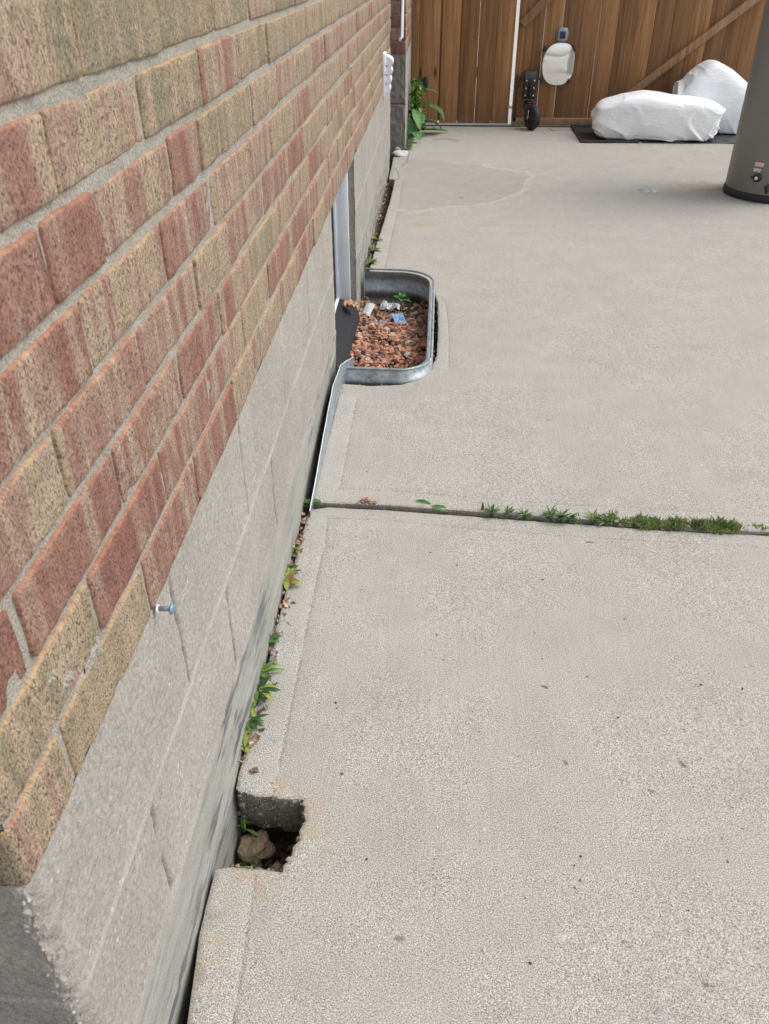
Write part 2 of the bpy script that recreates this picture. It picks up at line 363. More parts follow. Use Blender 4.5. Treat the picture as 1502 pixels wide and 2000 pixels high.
def empty(name, loc, label, cat, group=None):
    o = bpy.data.objects.new(name, None); col.objects.link(o); o.location = Vector(loc) * U; o['_o'] = tuple(map(float, loc)); o.empty_display_size = .05
    return tag(o, label, cat, group)
def lin(a, b, n): return [a + (b - a) * i / n for i in range(n + 1)]

# ================================================================ GROUND
def resample(poly, step, closed=True, jit=0, seed=0):
    rr = random.Random(seed); out = []; n = len(poly)
    for i in range(n if closed else n - 1):
        a = np.array(poly[i][:2], float); b = np.array(poly[(i + 1) % n][:2], float); L = np.linalg.norm(b - a); k = max(1, int(L / step))
        for j in range(k):
            p = a + (b - a) * j / k
            out.append((p[0] + (rr.random() - .5) * jit, p[1] + (rr.random() - .5) * jit))
    if not closed: out.append(tuple(poly[-1][:2]))
    return out
def inside(poly, P):
    x, y = P[:, 0], P[:, 1]; r = np.zeros(len(P), bool); n = len(poly)
    for i in range(n):
        x1, y1 = poly[i]; x2, y2 = poly[(i + 1) % n]
        if y1 == y2: continue
        c = ((y1 > y) != (y2 > y)) & (x < (x2 - x1) * (y - y1) / (y2 - y1) + x1); r ^= c
    return r
def dist(poly, P, closed=False):
    d = np.full(len(P), 9.0); n = len(poly)
    for i in range(n if closed else n - 1):
        a = np.array(poly[i][:2], float); b = np.array(poly[(i + 1) % n][:2], float); ab = b - a; L = ab @ ab
        if L < 1e-14: continue
        t = np.clip(((P - a) @ ab) / L, 0, 1); q = a + t[:, None] * ab; d = np.minimum(d, np.hypot(*(P - q).T))
    return d
def offset(poly, o):
    out = []; n = len(poly)
    for i in range(n):
        a = np.array(poly[max(0, i - 1)][:2], float); b = np.array(poly[min(n - 1, i + 1)][:2], float); d = b - a; d /= (np.linalg.norm(d) + 1e-12)
        out.append((poly[i][0] - d[1] * o, poly[i][1] + d[0] * o))
    return out
def slab(name, outline, z0, grooves, white, dark, patch, rust, thick=.085, ragged=()):
    bnd = outline; nb = len(bnd); pts = list(bnd); edges = [(i, (i + 1) % nb) for i in range(nb)]
    A = np.array(bnd); x0, y0 = A.min(0); x1, y1 = A.max(0); ext = []
    rng = random.Random(5)
    y = y0
    while y < y1:                                        # base fill
        st = .035 if y > .3 and y < 2.2 else .07
        if y < .3 or y > 5: st = .1
        x = x0
        while x < x1:
            s2 = st if x < 1.3 else st * 2.2
            ext.append((x + rng.uniform(-.3, .3) * s2, y + rng.uniform(-.3, .3) * st)); x += s2
        y += st
    cen = [(bnd[i][0], bnd[i][1]) for i in range(nb)]
    # rings inside the boundary
    for o in (.0025, .006, .012):
        for s_ in (1, -1):
            q = []
            for i in range(nb):
                a = np.array(bnd[i - 1]); b = np.array(bnd[(i + 1) % nb]); d = b - a; L = np.linalg.norm(d)
                if L < 1e-9: continue
                d /= L; q.append((bnd[i][0] - d[1] * o * s_, bnd[i][1] + d[0] * o * s_))
            ext += q
    for gl in grooves:
        for o in (-.0055, -.0022, 0, .0022, .0055): ext += offset(resample(gl, .018, False), o)
    for gl, w in white:
        r_ = resample(gl, .012, False)
        for k in (-1.6, -1, -.5, 0, .5, 1, 1.6): ext += offset(r_, w * k)
    for gl, w in dark:
        r_ = resample(gl, .008, False)
        for k in (-1.4, -.7, 0, .7, 1.4): ext += offset(r_, w * k)
    for gl, w in list(white) + list(dark):
        if w < .0005: continue
        for q in resample(gl, max(w * 1.5, .003), False):
            ext += [(q[0] + w * R_ * math.cos(t * .785), q[1] + w * R_ * math.sin(t * .785)) for t in range(8) for R_ in (.7, 1.5)]
    for pg in patch: ext += offset(resample(pg, .03, True), .01) + offset(resample(pg, .03, True), -.01)
    E = np.array(ext); E = E[inside(bnd, E)]; E = E[dist(bnd, E, True) > .0018]
    pts += [tuple(p) for p in E]
    vo, eo, fo, *_ = delaunay_2d_cdt([Vector(p) for p in pts], edges, [], 0, 1e-6)
    V = np.array([(v.x, v.y) for v in vo]); F = [tuple(f) for f in fo]
    cc = np.array([V[list(f)].mean(0) for f in F]); keep = inside(bnd, cc); F = [f for f, k in zip(F, keep) if k]
    db = dist(bnd, V, True); z = np.full(len(V), z0)
    z -= .0018 * np.clip(1 - db / .006, 0, 1) ** 2
    mk = np.zeros((len(V), 3)); ru = np.zeros(len(V))
    mk[:, 1] = np.clip(1 - db / .006, 0, 1) * .25
    for gl in grooves:
        d = dist(gl, V); z -= .0015 * np.clip(1 - d / .0034, 0, 1); z += .0001 * np.clip(1 - abs(d - .0055) / .003, 0, 1)
        mk[:, 1] = np.maximum(mk[:, 1], np.clip(1 - d / .0026, 0, 1) * .18)
    for gl, w in white: mk[:, 0] = np.maximum(mk[:, 0], np.clip(1 - dist(gl, V) / (w * 1.5), 0, 1))
    for gl, w in dark: mk[:, 1] = np.maximum(mk[:, 1], np.clip(1.3 - dist(gl, V) / w, 0, 1) * .9)
    for pg in patch:
        i_ = inside(pg, V); d = dist(pg, V, True); mk[:, 2] = np.maximum(mk[:, 2], np.where(i_, np.clip(d / .02, 0, 1), 0)); z += np.where(i_, .0006, 0)
    for (cx, cy, rx, ry) in rust: ru = np.maximum(ru, np.clip(1.2 - np.hypot((V[:, 0] - cx) / rx, (V[:, 1] - cy) / ry), 0, 1))
    z += np.array([.0012 * nz(p[0] * 3, p[1] * 3, 1) + .0005 * nz(p[0] * 14, p[1] * 14, 2) for p in V])
    b = B(); F2 = []
    for f in F:
        a, c, d = V[f[0]], V[f[1]], V[f[2]]
        F2.append(f if (c[0] - a[0]) * (d[1] - a[1]) - (c[1] - a[1]) * (d[0] - a[0]) > 0 else f[::-1])
    b.add([(V[i][0], V[i][1], z[i]) for i in range(len(V))], F2, 0, marks=[tuple(m) for m in mk], rust=[float(r) for r in ru])
    # sides
    area = sum(bnd[i][0] * bnd[(i + 1) % nb][1] - bnd[(i + 1) % nb][0] * bnd[i][1] for i in range(nb)); sg = 1 if area > 0 else -1
    P = []; mks = []
    hs_ = [0, -.006, -.02, -.04, -.06, -thick]
    for i in range(nb):
        a = np.array(bnd[i - 1]); c = np.array(bnd[(i + 1) % nb]); d = c - a; d /= (np.linalg.norm(d) + 1e-9); nrm = np.array([d[1], -d[0]]) * sg
        dirt = .25
        for hI, h in enumerate(hs_):
            o = 0 if hI == 0 else .0025 * nz(bnd[i][0] * 60, bnd[i][1] * 60, h * 60) - (.0 if hI < 5 else .006)
            hh = h + (.006 * nz(bnd[i][0] * 40, bnd[i][1] * 40, 7) if hI == 5 else 0)
            if hI == 0: zz = z0 - .0018
            else: zz = z0 - .0018 + hh
            P.append((bnd[i][0] + nrm[0] * o, bnd[i][1] + nrm[1] * o, zz)); mks.append((0, dirt if hI == 0 else .62, 0))
    n = len(hs_); F = [(i * n + j, i * n + j + 1, ((i + 1) % nb) * n + j + 1, ((i + 1) % nb) * n + j) for i in range(nb) for j in range(n - 1)]
    if sg < 0: F = [f[::-1] for f in F]
    b.add(P, F, 0, marks=mks, rust=0.0)
    ob = b.build(name, CONC, origin=(0, 0, 0), smooth=True, auto=50); tag(ob, kind='structure'); return ob
def gp(l, z=0.0): return [tuple(G(p, z)[:2]) for p in l]
def jag(poly, step, amp, seed):
    out = []; pr = resample(poly, step, False); 
    for i, p in enumerate(pr):
        k = amp * (nz(p[0] * 55 + seed, p[1] * 55, seed) + .9 * nz(p[0] * 160, p[1] * 160, seed + 3)); k2 = amp * (nz(p[0] * 55, p[1] * 55, seed + 9) + .6 * nz(p[0] * 160, p[1] * 160, seed + 13))
        out.append((p[0] + k, p[1] + k2) if 0 < i < len(pr) - 1 else p)
    return out
BACK = -2.6; RIGHT = 3.4
# front slab (with the broken corner by the wall)
low_edge = [(-0.2445, BACK), (-.243, 0), (-.2425, .35)] + gp([(389, 1826), (404, 1765), (415, 1722), (421, 1698)])
hole = gp([(422, 1696), (430, 1694.5), (455, 1693), (480, 1697), (505, 1695), (528, 1699), (549, 1702), (554, 1692), (553, 1686), (566, 1679), (571, 1666), (574, 1652), (586, 1640), (588, 1622), (594, 1600), (592, 1588), (597, 1575), (592, 1570), (594, 1561), (575, 1560), (560, 1557), (548, 1559), (530, 1553), (505, 1552), (490, 1549), (470, 1546), (457, 1543)])
up_edge = gp([(461, 1539), (481.6, 1451), (503, 1370), (526, 1288), (536, 1240), (563, 1138), (583.5, 1070), (602, 1003), (606, 994), (617, 987)])
joint2 = gp([(640, 989.5), (760, 996), (900, 1006), (1100, 1021), (1301, 1036), (1502, 1045)])
s2 = jag(low_edge, .03, .0012, 1)[:-1] + jag(hole, .006, .0035, 2)[:-1] + jag(up_edge, .01, .0016, 3)[:-1] + jag(joint2 + [(RIGHT, joint2[-1][1] - .05)], .012, .0013, 4)[:-1] + [(RIGHT, joint2[-1][1] - .05), (RIGHT, BACK)]
s2 = s2[::-1]
g2 = [gp([(454, 1997), (470, 1900), (484, 1800), (496, 1729), (499, 1708)]), gp([(534, 1548), (545, 1490), (560, 1420), (583.6, 1301), (600, 1215), (621, 1118), (636, 1050), (640, 1012)]),
      [(-.197, -.6), (-.199, .2)] + gp([(454, 1997)]), gp([(640, 1012), (720, 1014), (900, 1030), (1170, 1051), (1502, 1070)])]
wh2 = [(gp([(1355, 1042), (1367, 1060)]), .003), (gp([(1090, 1835), (1105, 1828)]), .004), (gp([(1010, 660 + 1000), (1000, 1668)]), .002)]
dk2 = [(gp([(1330, 1490), (1338, 1496)]), .004), (gp([(1103, 1487), (1106, 1492)]), .003), (gp([(1268, 1543), (1274, 1546)]), .003), (gp([(1060, 1340), (1068, 1343)]), .003), (gp([(1146, 1059), (1158, 1060)]), .003), (gp([(523, 1298), (531, 1290), (538, 1280), (531, 1303)]), .0035), (gp([(776, 1833), (783, 1834)]), .004), (gp([(1376, 1924), (1391, 1927)]), .003), (gp([(560, 1215), (568, 1222)]), .002)]
slab('pavement_slab', s2, 0.0, g2, wh2, dk2, [], [(*G((590, 1600))[:2], .05, .05), (*G((505, 1720))[:2], .04, .03), (*G((405, 1850))[:2], .012, .1), (*G((560, 1530))[:2], .02, .03)])
# back slab, cut round the window well
Z1 = .009
well_out = [(-.246, 2.062), (-.17, 2.052), (-.085, 2.062), (-.035, 2.095), (.003, 2.17), (.018, 2.28), (.02, 2.50), (.017, 2.72), (.004, 2.82), (-.03, 2.92), (-.09, 2.975), (-.17, 2.99), (-.243, 2.995)]
e1 = gp([(610, 979), (637, 868), (659.6, 780), (664, 764)], Z1)
e2 = gp([(723, 520), (735, 478), (747.6, 440), (763, 389), (771, 352)], Z1)
far_edge = 6.18
j1 = gp([(613, 980), (760, 986), (950, 999.5), (1175, 1016), (1350, 1030), (1502, 1038)], Z1)
s1 = jag(e1, .01, .0015, 6)[:-1] + jag(well_out, .012, .0025, 7) + jag(e2, .012, .002, 8)[:-1] + jag(gp([(771, 352), (766, 349), (759.5, 349)], Z1), .01, .002, 9) + [(-.257, 4.83), (-.262, 5.26), (-.193, 5.28)] + [(-.192, 5.8), (-.19, far_edge), (RIGHT, far_edge), (RIGHT, j1[-1][1] - .055)] + jag([(RIGHT, j1[-1][1] - .055)] + j1[::-1], .012, .0013, 10)[1:]
A_ = sum(s1[i][0] * s1[(i + 1) % len(s1)][1] - s1[(i + 1) % len(s1)][0] * s1[i][1] for i in range(len(s1)))
if A_ < 0: s1 = s1[::-1]
crackw = gp([(798, 307), (823.5, 312), (845, 314), (866.5, 313), (885, 318), (904.4, 319.7), (940, 320.4), (948, 325), (957.5, 327), (975, 330), (993, 331), (1015, 336), (1031, 335), (1036, 342), (1041, 346), (1032, 352), (1026, 359), (1024, 368), (1018, 374), (1005, 380), (993, 385.5), (975, 392), (957.5, 397), (930, 401), (904, 403), (880, 404), (854, 408), (835, 409), (816, 413), (778, 409)], Z1)
jc = jag(crackw, .03, .012, 11)
g1 = [gp([(695.6, 780), (680, 868), (663, 955)], Z1), gp([(663, 955), (750, 957.5), (940, 972.5), (1100, 985), (1502, 1007)], Z1),
      gp([(850, 577), (863, 584), (870, 592), (875, 630), (877, 670), (876, 715)], Z1), gp([(775, 415), (762, 470), (750, 530)], Z1), gp([(785, 355), (780, 395)], Z1)]
slab('pavement_slab', s1, Z1, g1,
     [(jc[:9], .006), (jc[8:14], .012), (jc[13:22], .014), (jc[21:], .009), (jag(crackw[14:24], .04, .03, 5), .010), (gp([(1094, 376), (1097, 392), (1096, 404), (1101, 427)], Z1), .004), (gp([(1080, 345), (1110, 352), (1150, 360)], Z1), .003), (gp([(1265, 255), (1275, 262)], Z1), .006)],
     [(gp([(760, 322), (771, 328), (777, 335), (780, 348), (772, 353)], Z1), .003), (gp([(771, 328), (783, 326), (794, 318), (800, 296), (798, 305)], Z1), .003), (gp([(848, 273), (870, 271), (895, 275)], Z1), .012), (gp([(898, 387), (903, 385)], Z1), .006),
      (gp([(868, 853), (872, 857)], Z1), .0), (gp([(1075, 254), (1082, 257), (1100, 254)], Z1), .006), (gp([(1028, 827), (1040, 828)], Z1), .003)][:4] + [(gp([(1072, 250), (1080, 256), (1102, 252), (1125, 258)], Z1), .008), (gp([(1305, 328), (1311, 329)], Z1), .006)],
     [crackw[:-1] + gp([(778, 409), (771, 352), (785, 310)], Z1)],
     [(*G((830, 438), Z1)[:2], .05, .08), (*G((1385, 368), Z1)[:2], .22, .06), (*G((1395, 370), Z1)[:2], .06, .06), (*G((1240, 290), Z1)[:2], .12, .12), (*G((1345, 360), Z1)[:2], .18, .05)])
# big ground with the excavated rectangle left out
b = B(); X0, X1, Y0, Y1 = -.19, RIGHT, BACK, far_edge + .03
for (a, c, d, e) in ((-60, 60, -60, Y0), (-60, -2.0, Y0, Y1), (X1, 60, Y0, Y1)):
    b.grid(lambda u, v: (u, v, -.003), lin(a, c, 4), lin(d, e, 4), marks=(0, 0, 0), rust=0.0)
b.grid(lambda u, v: (u, v, .012), lin(-60, 60, 8), lin(Y1, 80, 8), marks=(0, 0, 0), rust=0.0)
tag(b.build('ground', CONC2, origin=(0, 0, 0)), kind='structure')
# soil below the slabs and in the gaps
b = B()
def soilz(x, y):
    z = -.034 + .006 * nz(x * 30, y * 30)
    z -= .10 * (1 - sm(.70, .80, y)) * sm(.0, .1, 1)
    if 2.05 < y < 3.0: z = -.2
    return z
b.grid(lambda u, v: (u, v, soilz(u, v)), lin(-.33, -.10, 12), lin(-2.6, .5, 12) + lin(.52, 1.7, 80) + lin(1.75, 6.15, 60))
b.grid(lambda u, v: (u, v, -.06), lin(-.10, RIGHT, 3), lin(BACK, far_edge, 6))
tag(b.build('soil', SOIL, origin=(0, 0, 0)), kind='structure')
b = B(); b.grid(lambda u, v: (u, v, .0135 + .012 * nz(u * 9, v * 9) * 0), lin(.2, .75, 3), lin(6.95, 7.08, 3))
tag(b.build('grass_verge', simple('lawn', (.07, .13, .035), .9, 0, .4, 30, .6), origin=(0, 0, 0)), kind='structure')

# ================================================================ HOUSE
HY0, HY1 = .295, 4.82
house = empty('brick_house', (WX, HY0, 0), 'brick house side wall of mixed red and buff bricks above a grey block foundation', 'house')
Z0, PIT = .472, .0637
known = {0: [.295, .384, .577, .769, .966, 1.160, 1.359], 1: [.295, .477, .672, .862], 2: [.295, .379, .570, .770, .952], 3: [.295, .482, .670, .873],
         4: [.295, .376, .571, .778, .977, 1.188, 1.369, 1.589, 1.80], 5: [.295, .330, .534, .637, .834, .950, 1.052, 1.247, 1.468], 6: [.295, .374, .574, .778, .984, 1.193, 1.397, 1.602, 1.817], 7: [.295, .460, .660, .860, 1.080, 1.281]}
tones = {0: [.42, .38, .75, .75, .55, .5], 1: [.40, .88, .68, .6], 2: [.85, .85, .62, .75], 3: [.55, .62, .66, .5], 4: [.6, .68, .56, .7, .55, .6, .4, .7], 5: [.5, .8, .72, .6, .78, .3, .28, .5],
         6: [.55, .70, .55, .25, .58, .3, .3, .45], 7: [.3, .36, .22, .2, .35]}
def brick_wall(b, fmap, perps_of, rows, s_end, zbase, fine, seed0, tone_of, zwarp=lambda s, k: 0, mj=.0045, ss=1.0):
    """fmap(s, z, depth) -> point; one brick after another, each a rounded, slightly irregular face with sides back to the mortar"""
    for k in rows:
        pp = perps_of(k)
        zb = zbase + k * PIT + (0 if k == 0 else .0045 if k < 5 else .0070); zt = zbase + (k + 1) * PIT - .0030
        for i in range(len(pp) - 1):
            a, c = pp[i], pp[i + 1]
            rr = random.Random(seed0 + k * 97 + i * 13)
            a2, c2 = a + mj * (.35 + .8 * rr.random()) * (0 if (i == 0 and abs(a - HY0) < .001) else 1), c - mj * (.35 + .8 * rr.random())
            if c2 - a2 < .01: continue
            tz = zwarp((a + c) / 2, k); z1, z2 = zb + tz + rr.uniform(-.0012, .0012), zt + tz + rr.uniform(-.0012, .0012)
            tn = tone_of(k, i, rr); sd_ = rr.random() * 60; out = rr.uniform(-.0012, .0016); tilt = rr.uniform(-.0012, .0012)
            L = c2 - a2; H = z2 - z1; fi = fine((a + c) / 2, k); nu, nv = ((int(L / .0065), 9) if fi == 2 else (12, 5) if fi == 1 else (4, 3))
            e = .0022
            us = [0, e * .35 / L, e / L] + [e / L + (1 - 2 * e / L) * t / nu for t in range(1, nu)] + [1 - e / L, 1 - e * .35 / L, 1]
            vs = [0, e * .35 / H, e / H] + [e / H + (1 - 2 * e / H) * t / nv for t in range(1, nv)] + [1 - e / H, 1 - e * .35 / H, 1]
            P = []; bk = []; suv = []; am = .0013 if fi else .0008
            for u in us:
                for v in vs:
                    du = min(u, 1 - u) * L; dv = min(v, 1 - v) * H
                    s = a2 + u * L; z = z1 + v * H
                    # rounded corners of the face outline
                    q = .0042
                    if du < q and dv < q:
                        r_ = math.hypot(q - du, q - dv)
                        if r_ > q:
                            f = q / r_; s += (1 if u < .5 else -1) * (q - du) * (1 - f); z += (1 if v < .5 else -1) * (q - dv) * (1 - f)
                    wgt = 1 - min(1, min(du, dv) / .014)
                    s += wgt * am * (nz(s * 45, z * 45, sd_) + .6 * nz(s * 150, z * 150, sd_)); z += wgt * am * (nz(s * 30, z * 30, sd_ + 7) + .6 * nz(s * 150, z * 150, sd_ + 7))
                    rd = .0016 * (1 - min(1, du / e)) ** 2 + .0016 * (1 - min(1, dv / e)) ** 2
                    dep = out + tilt * (u - .5) * 2 - rd + (.0009 * nz(s * 40, z * 20, sd_) + .0006 * nz(s * 130, z * 90, sd_) if fi else 0)
                    ch = nz(s * 28, z * 28, sd_ + 20)
                    if ch > .48 and wgt > .2: dep -= .004 * wgt * (ch - .48) * 5
                    P.append(fmap(s, z, dep)); et = max(0, 1 - (1 - v) * H / .0024) * .68; eo = max(0, 1 - min(du, v * H) / .0022) * .35  # top edge painted paler for light on the chamfer as well as fresh clay
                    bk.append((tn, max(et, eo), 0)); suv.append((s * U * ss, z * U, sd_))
            nvv = len(vs); F = [(m * nvv + n, (m + 1) * nvv + n, (m + 1) * nvv + n + 1, m * nvv + n + 1) for m in range(len(us) - 1) for n in range(nvv - 1)]
            o = len(P); ring = [(m, 0) for m in range(len(us))] + [(len(us) - 1, n) for n in range(1, nvv)] + [(m, nvv - 1) for m in range(len(us) - 2, -1, -1)] + [(0, n) for n in range(nvv - 2, 0, -1)]
            for (m, n) in ring:
                j = m * nvv + n; s, z = suv[j][0] / U / ss, suv[j][1] / U; P.append(fmap(s, z, -.016)); bk.append((tn, .15, 0)); suv.append(suv[j])
            R_ = len(ring)
            F += [(ring[t][0] * nvv + ring[t][1], o + t, o + (t + 1) % R_, ring[(t + 1) % R_][0] * nvv + ring[(t + 1) % R_][1]) for t in range(R_)]
            b.add(P, F, 0, bk=bk, suv=suv)
NPRE = 8
def perps_main(k):
    if k in known:
        pp = list(known[k]); 
    else:
        pp = [HY0, .376 if k % 2 == 0 else .475]
    f0 = HY0 - (.19 if k % 2 == 0 else .09)          # the first brick wraps the house corner
    pp = [f0 - .203 * j for j in range(NPRE - 1, -1, -1)] + pp[1:]
    rr = random.Random(k * 7)
    while pp[-1] < HY1 - .12: pp.append(pp[-1] + .203 + rr.uniform(-.005, .005))
    if HY1 - pp[-1] > .02: pp.append(HY1)
    else: pp[-1] = HY1
    return pp
def tone_main(k, i, rr):
    i -= NPRE - 1
    if i < 0: return rr.choice([.3, .5, .7])
    if k in tones and i < len(tones[k]): return tones[k][i]
    return rr.choice([.3, .42, .5, .55, .6, .66, .72, .45]) if k < 7 else rr.choice([.2, .3, .35, .42, .5, .6])
def zw(s, k):                                   # the relaid bricks above and past the window sit a little off course
    return {2: .010, 3: -.006, 1: .007, 0: .004}.get(k, 0) * (1 if 2.12 < s < 2.75 else 0)
b = B(); NR = 25
CR = .008
def fm(s, z, d):                                # runs along the front, round the corner and on along the end wall
    if s >= HY0 + CR: return (WX + d, s, z)
    a = (HY0 + CR - s) / CR
    if a <= math.pi / 2: return (WX - CR + (CR + d) * math.cos(a), HY0 + CR - (CR + d) * math.sin(a), z)
    return (WX - CR - (a - math.pi / 2) * CR, HY0 - d, z)
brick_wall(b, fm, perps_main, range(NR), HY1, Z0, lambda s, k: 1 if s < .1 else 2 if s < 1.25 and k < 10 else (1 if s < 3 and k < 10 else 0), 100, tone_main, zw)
# mortar bed: gently wavy sheet behind the faces
def mo(s, z): return (WX - .0028 + .0014 * nz(s * 22, z * 22) + .0008 * nz(s * 80, z * 80, 3), s, z)
zs = lin(Z0 - .002, 1.2, 240)
b.grid(mo, lin(HY0 + .004, 1.4, 330), zs, 1)
b.grid(lambda q, z: fm(q, z, -.0036 + .0008 * nz(q * 60, z * 60)), lin(HY0 - .02, HY0 + .012, 16), lin(Z0 - .002, Z0 + NR * PIT, 200), 1)
b.grid(mo, lin(1.4, HY1 - .003, 160), lin(Z0 - .002, 1.2, 80), 1)
b.grid(lambda s, z: (WX - .0052, s, z), lin(HY0 + .004, HY1 - .003, 4), lin(1.2, Z0 + NR * PIT, 4), 1)
b.grid(lambda s, z: (WX - .006 - s, HY0 + .005, z), lin(0, 1.9, 20), lin(Z0 - .002, Z0 + NR * PIT, 40), 1, flip=True)
b.box((WX - 1.9, HY0 + .02, Z0 + .001), (WX - .02, HY1 - .003, Z0 + NR * PIT), 0, 1)
# mortar smears and lumps on the face
for (s, z, L, h, sd_) in ((2.62, .728, .10, .010, 1), (2.60, .665, .10, .006, 2), (.44, .535, .035, .010, 3), (.40, .553, .02, .006, 4), (2.70, .565, .08, .006, 5), (.385, .575, .016, .003, 6)):
    b.grid(lambda u, v, s=s, z=z, L=L, h=h, q=sd_: (WX + .0045 * max(-.6, (1 - abs(2 * u - 1) ** 2) * (1 - abs(2 * v - 1) ** 2) * (1 + 1.5 * nz(u * 7, v * 3, q)) - .35), s + u * L, z + (v - .5) * 2 * h * (1 + .6 * nz(u * 6, v, q)) + u * .004), lin(0, 1, 24), lin(0, 1, 8), 1)
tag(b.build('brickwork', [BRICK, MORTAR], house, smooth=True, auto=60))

# foundation face
WY0, WY1, WZ = 2.1, 2.72, -.16
ys = sorted(set([round(v, 4) for v in lin(HY0 + .006, 1.3, 250) + lin(1.3, WY0, 100) + lin(WY1, HY1, 140)]))
zsf = sorted(set([round(v, 4) for v in lin(-.2, .0, 20) + lin(0, Z0 + .002, 140)]))
cracks = [(.641, .307, .464), (.483, .158, .300), (.823, .158, .300), (.981, .307, .464), (1.321, .307, .47), (1.163, .158, .300), (1.503, .158, .3), (1.661, .307, .47), (1.843, .158, .3), (2.0, .307, .47), (3.02, .307, .47), (3.36, .307, .47), (3.2, .158, .3), (3.7, .307, .47), (4.04, .307, .47), (4.38, .307, .47), (3.54, .158, .3)]
def fsurf(y, z):
    d = -.0014 + .0014 * nz(y * 9, z * 9, 4) + .0009 * nz(y * 60, z * 60, 5)
    tj = math.exp(-((z - .307 - .002 * nz(y * 4, 0, 1)) / .0055) ** 2) * (.55 + .45 * nz(y * 9, 3, 1))
    d += .0022 * tj; cr_ = 0
    for (cy, za, zb_) in cracks:
        if za < z < zb_ and abs(y - cy) < .02:
            dy = abs(y - cy - .003 * nz(z * 30, cy * 9, 2)); w = .0042 + .0024 * nz(z * 50, cy, 3)
            k = max(0, 1 - dy / w) * sm(-.7, -.25, nz(z * 14, cy * 5, 6)) * (.9 if cy < 1.2 else .6)
            d -= .007 * k; cr_ = max(cr_, k)
    ze = .152 + .006 * nz(y * 5, 1, 9) + .004 * nz(y * 22, 2, 9)
    pg = sm(ze + .003, ze - .003, z)
    pg = 1 - sm(ze - .003, ze + .003, z)
    d += pg * (.0020 - .006 * min(1, max(0, (ze - z) / .15)) + .0016 * nz(y * 5, z * 30, 12))
    return d, (pg, cr_, max(0, tj) * (1 - pg))
b = B()
def add_face(ysub, zsub):
    P = []; mk = []
    for y in ysub:
        for z in zsub:
            d, m_ = fsurf(y, z); fade = max(0, 1 - (y - HY0) / .02)
            if fade > 0: d -= .012 * fade ** 2 * (1 + nz(z * 50, y * 50, 8)) + (.006 * max(0, nz(z * 90, y * 90, 18)) * fade)
            P.append((WX + d, y, z)); mk.append(m_)
    n = len(zsub); F = [(i * n + j, (i + 1) * n + j, (i + 1) * n + j + 1, i * n + j + 1) for i in range(len(ysub) - 1) for j in range(n - 1)]
    b.add(P, F, 0, marks=mk)
add_face([y for y in ys if y <= WY0 + 1e-6], zsf); add_face([y for y in ys if y >= WY1 - 1e-6], zsf)
add_face(lin(WY0, WY1, 40), [v for v in lin(-.2, WZ, 3)])
# window reveals in rough block
def jamb(y, sgn):
    def fn(u, v):
        e = max(0, 1 - u / .004)
        return (WX - .001 - u - .003 * max(0, nz(v * 40, 3, y)) * e, y + sgn * (.0015 * nz(u * 60, v * 60, y) - .004 * max(0, nz(v * 25, u * 40, 7))), v)
    P0 = lin(0, .02, 6) + lin(.025, .2, 6)
    b.grid(fn, P0, lin(WZ, Z0, 90), 0, flip=(sgn < 0), marks=(0, .12, 0))
jamb(WY1, 1); jamb(WY0, -1)
b.grid(lambda u, v: (WX - u, v, Z0 - .0005), lin(0, .2, 2), lin(WY0, WY1, 3), 0, marks=(0, .3, 0))
# return face and corner, chipped
def ret(u, v): return (WX - u, HY0 + .002 + .0014 * nz(u * 30, v * 30) + .003 * math.exp(-((v - .307) / .004) ** 2), v)
def edge_x(z):
    d, m_ = fsurf(HY0 + .006, z); fade = .7; return WX + d - .012 * fade ** 2 * (1 + nz(z * 50, (HY0 + .006) * 50, 8)) + .006 * max(0, nz(z * 90, (HY0 + .006) * 90, 18)) * fade
def corner(t, z):
    a = np.array((edge_x(z), HY0 + .006, z)); c = np.array(ret(.018 + .005 * nz(z * 40, 4, 4), z)); q = a + (c - a) * t; k = math.sin(math.pi * t)
    return (q[0] + k * (.0025 * nz(z * 160, t * 6, 1) + .001), q[1] - k * (.0015 + .003 * nz(z * 120, t * 5, 2)), z)
zcn = lin(-.2, Z0 + .002, 420)
b.grid(corner, lin(0, 1, 8), zcn, 0, flip=True, marks=(0, 0, .25))
b.grid(lambda u, v: corner(1, v) if u == 0 else ret(.018 + .005 * nz(v * 40, 4, 4) + u, v), [0] + lin(.01, .3, 30) + [1.9], zcn, 0, flip=True, marks=(0, .04, 0))
b.box((WX - 1.9, HY0 + .02, -.25), (WX - .22, HY1 - .003, Z0 - .001), 0, 0, marks=(0, 0, 0))
b.box((WX - .221, HY0 + .02, -.25), (WX - .02, WY0 - .02, Z0 - .001), 0, 0, marks=(0, 0, 0))
b.box((WX - .221, WY1 + .02, -.25), (WX - .02, HY1 - .003, Z0 - .001), 0, 0, marks=(0, 0, 0))
b.build('foundation', FOUND, house, smooth=True, auto=60)
# aggregate showing in the broken corner
b = B(); rr = random.Random(3)
for i in range(60):
    z = rr.uniform(.0, .465); c_ = rr.choice([(.45, .43, .40), (.36, .33, .30), (.34, .22, .18), (.24, .22, .2), (.52, .51, .5)])
    tq = rr.random(); b.stone((*corner(tq, z)[:2], z), rr.uniform(.0008, .0022), i, 1, (1, 1, 1), .3, Col=(*c_, 1))
tag(b.build('exposed_aggregate', ROCK, house), kind='stuff')
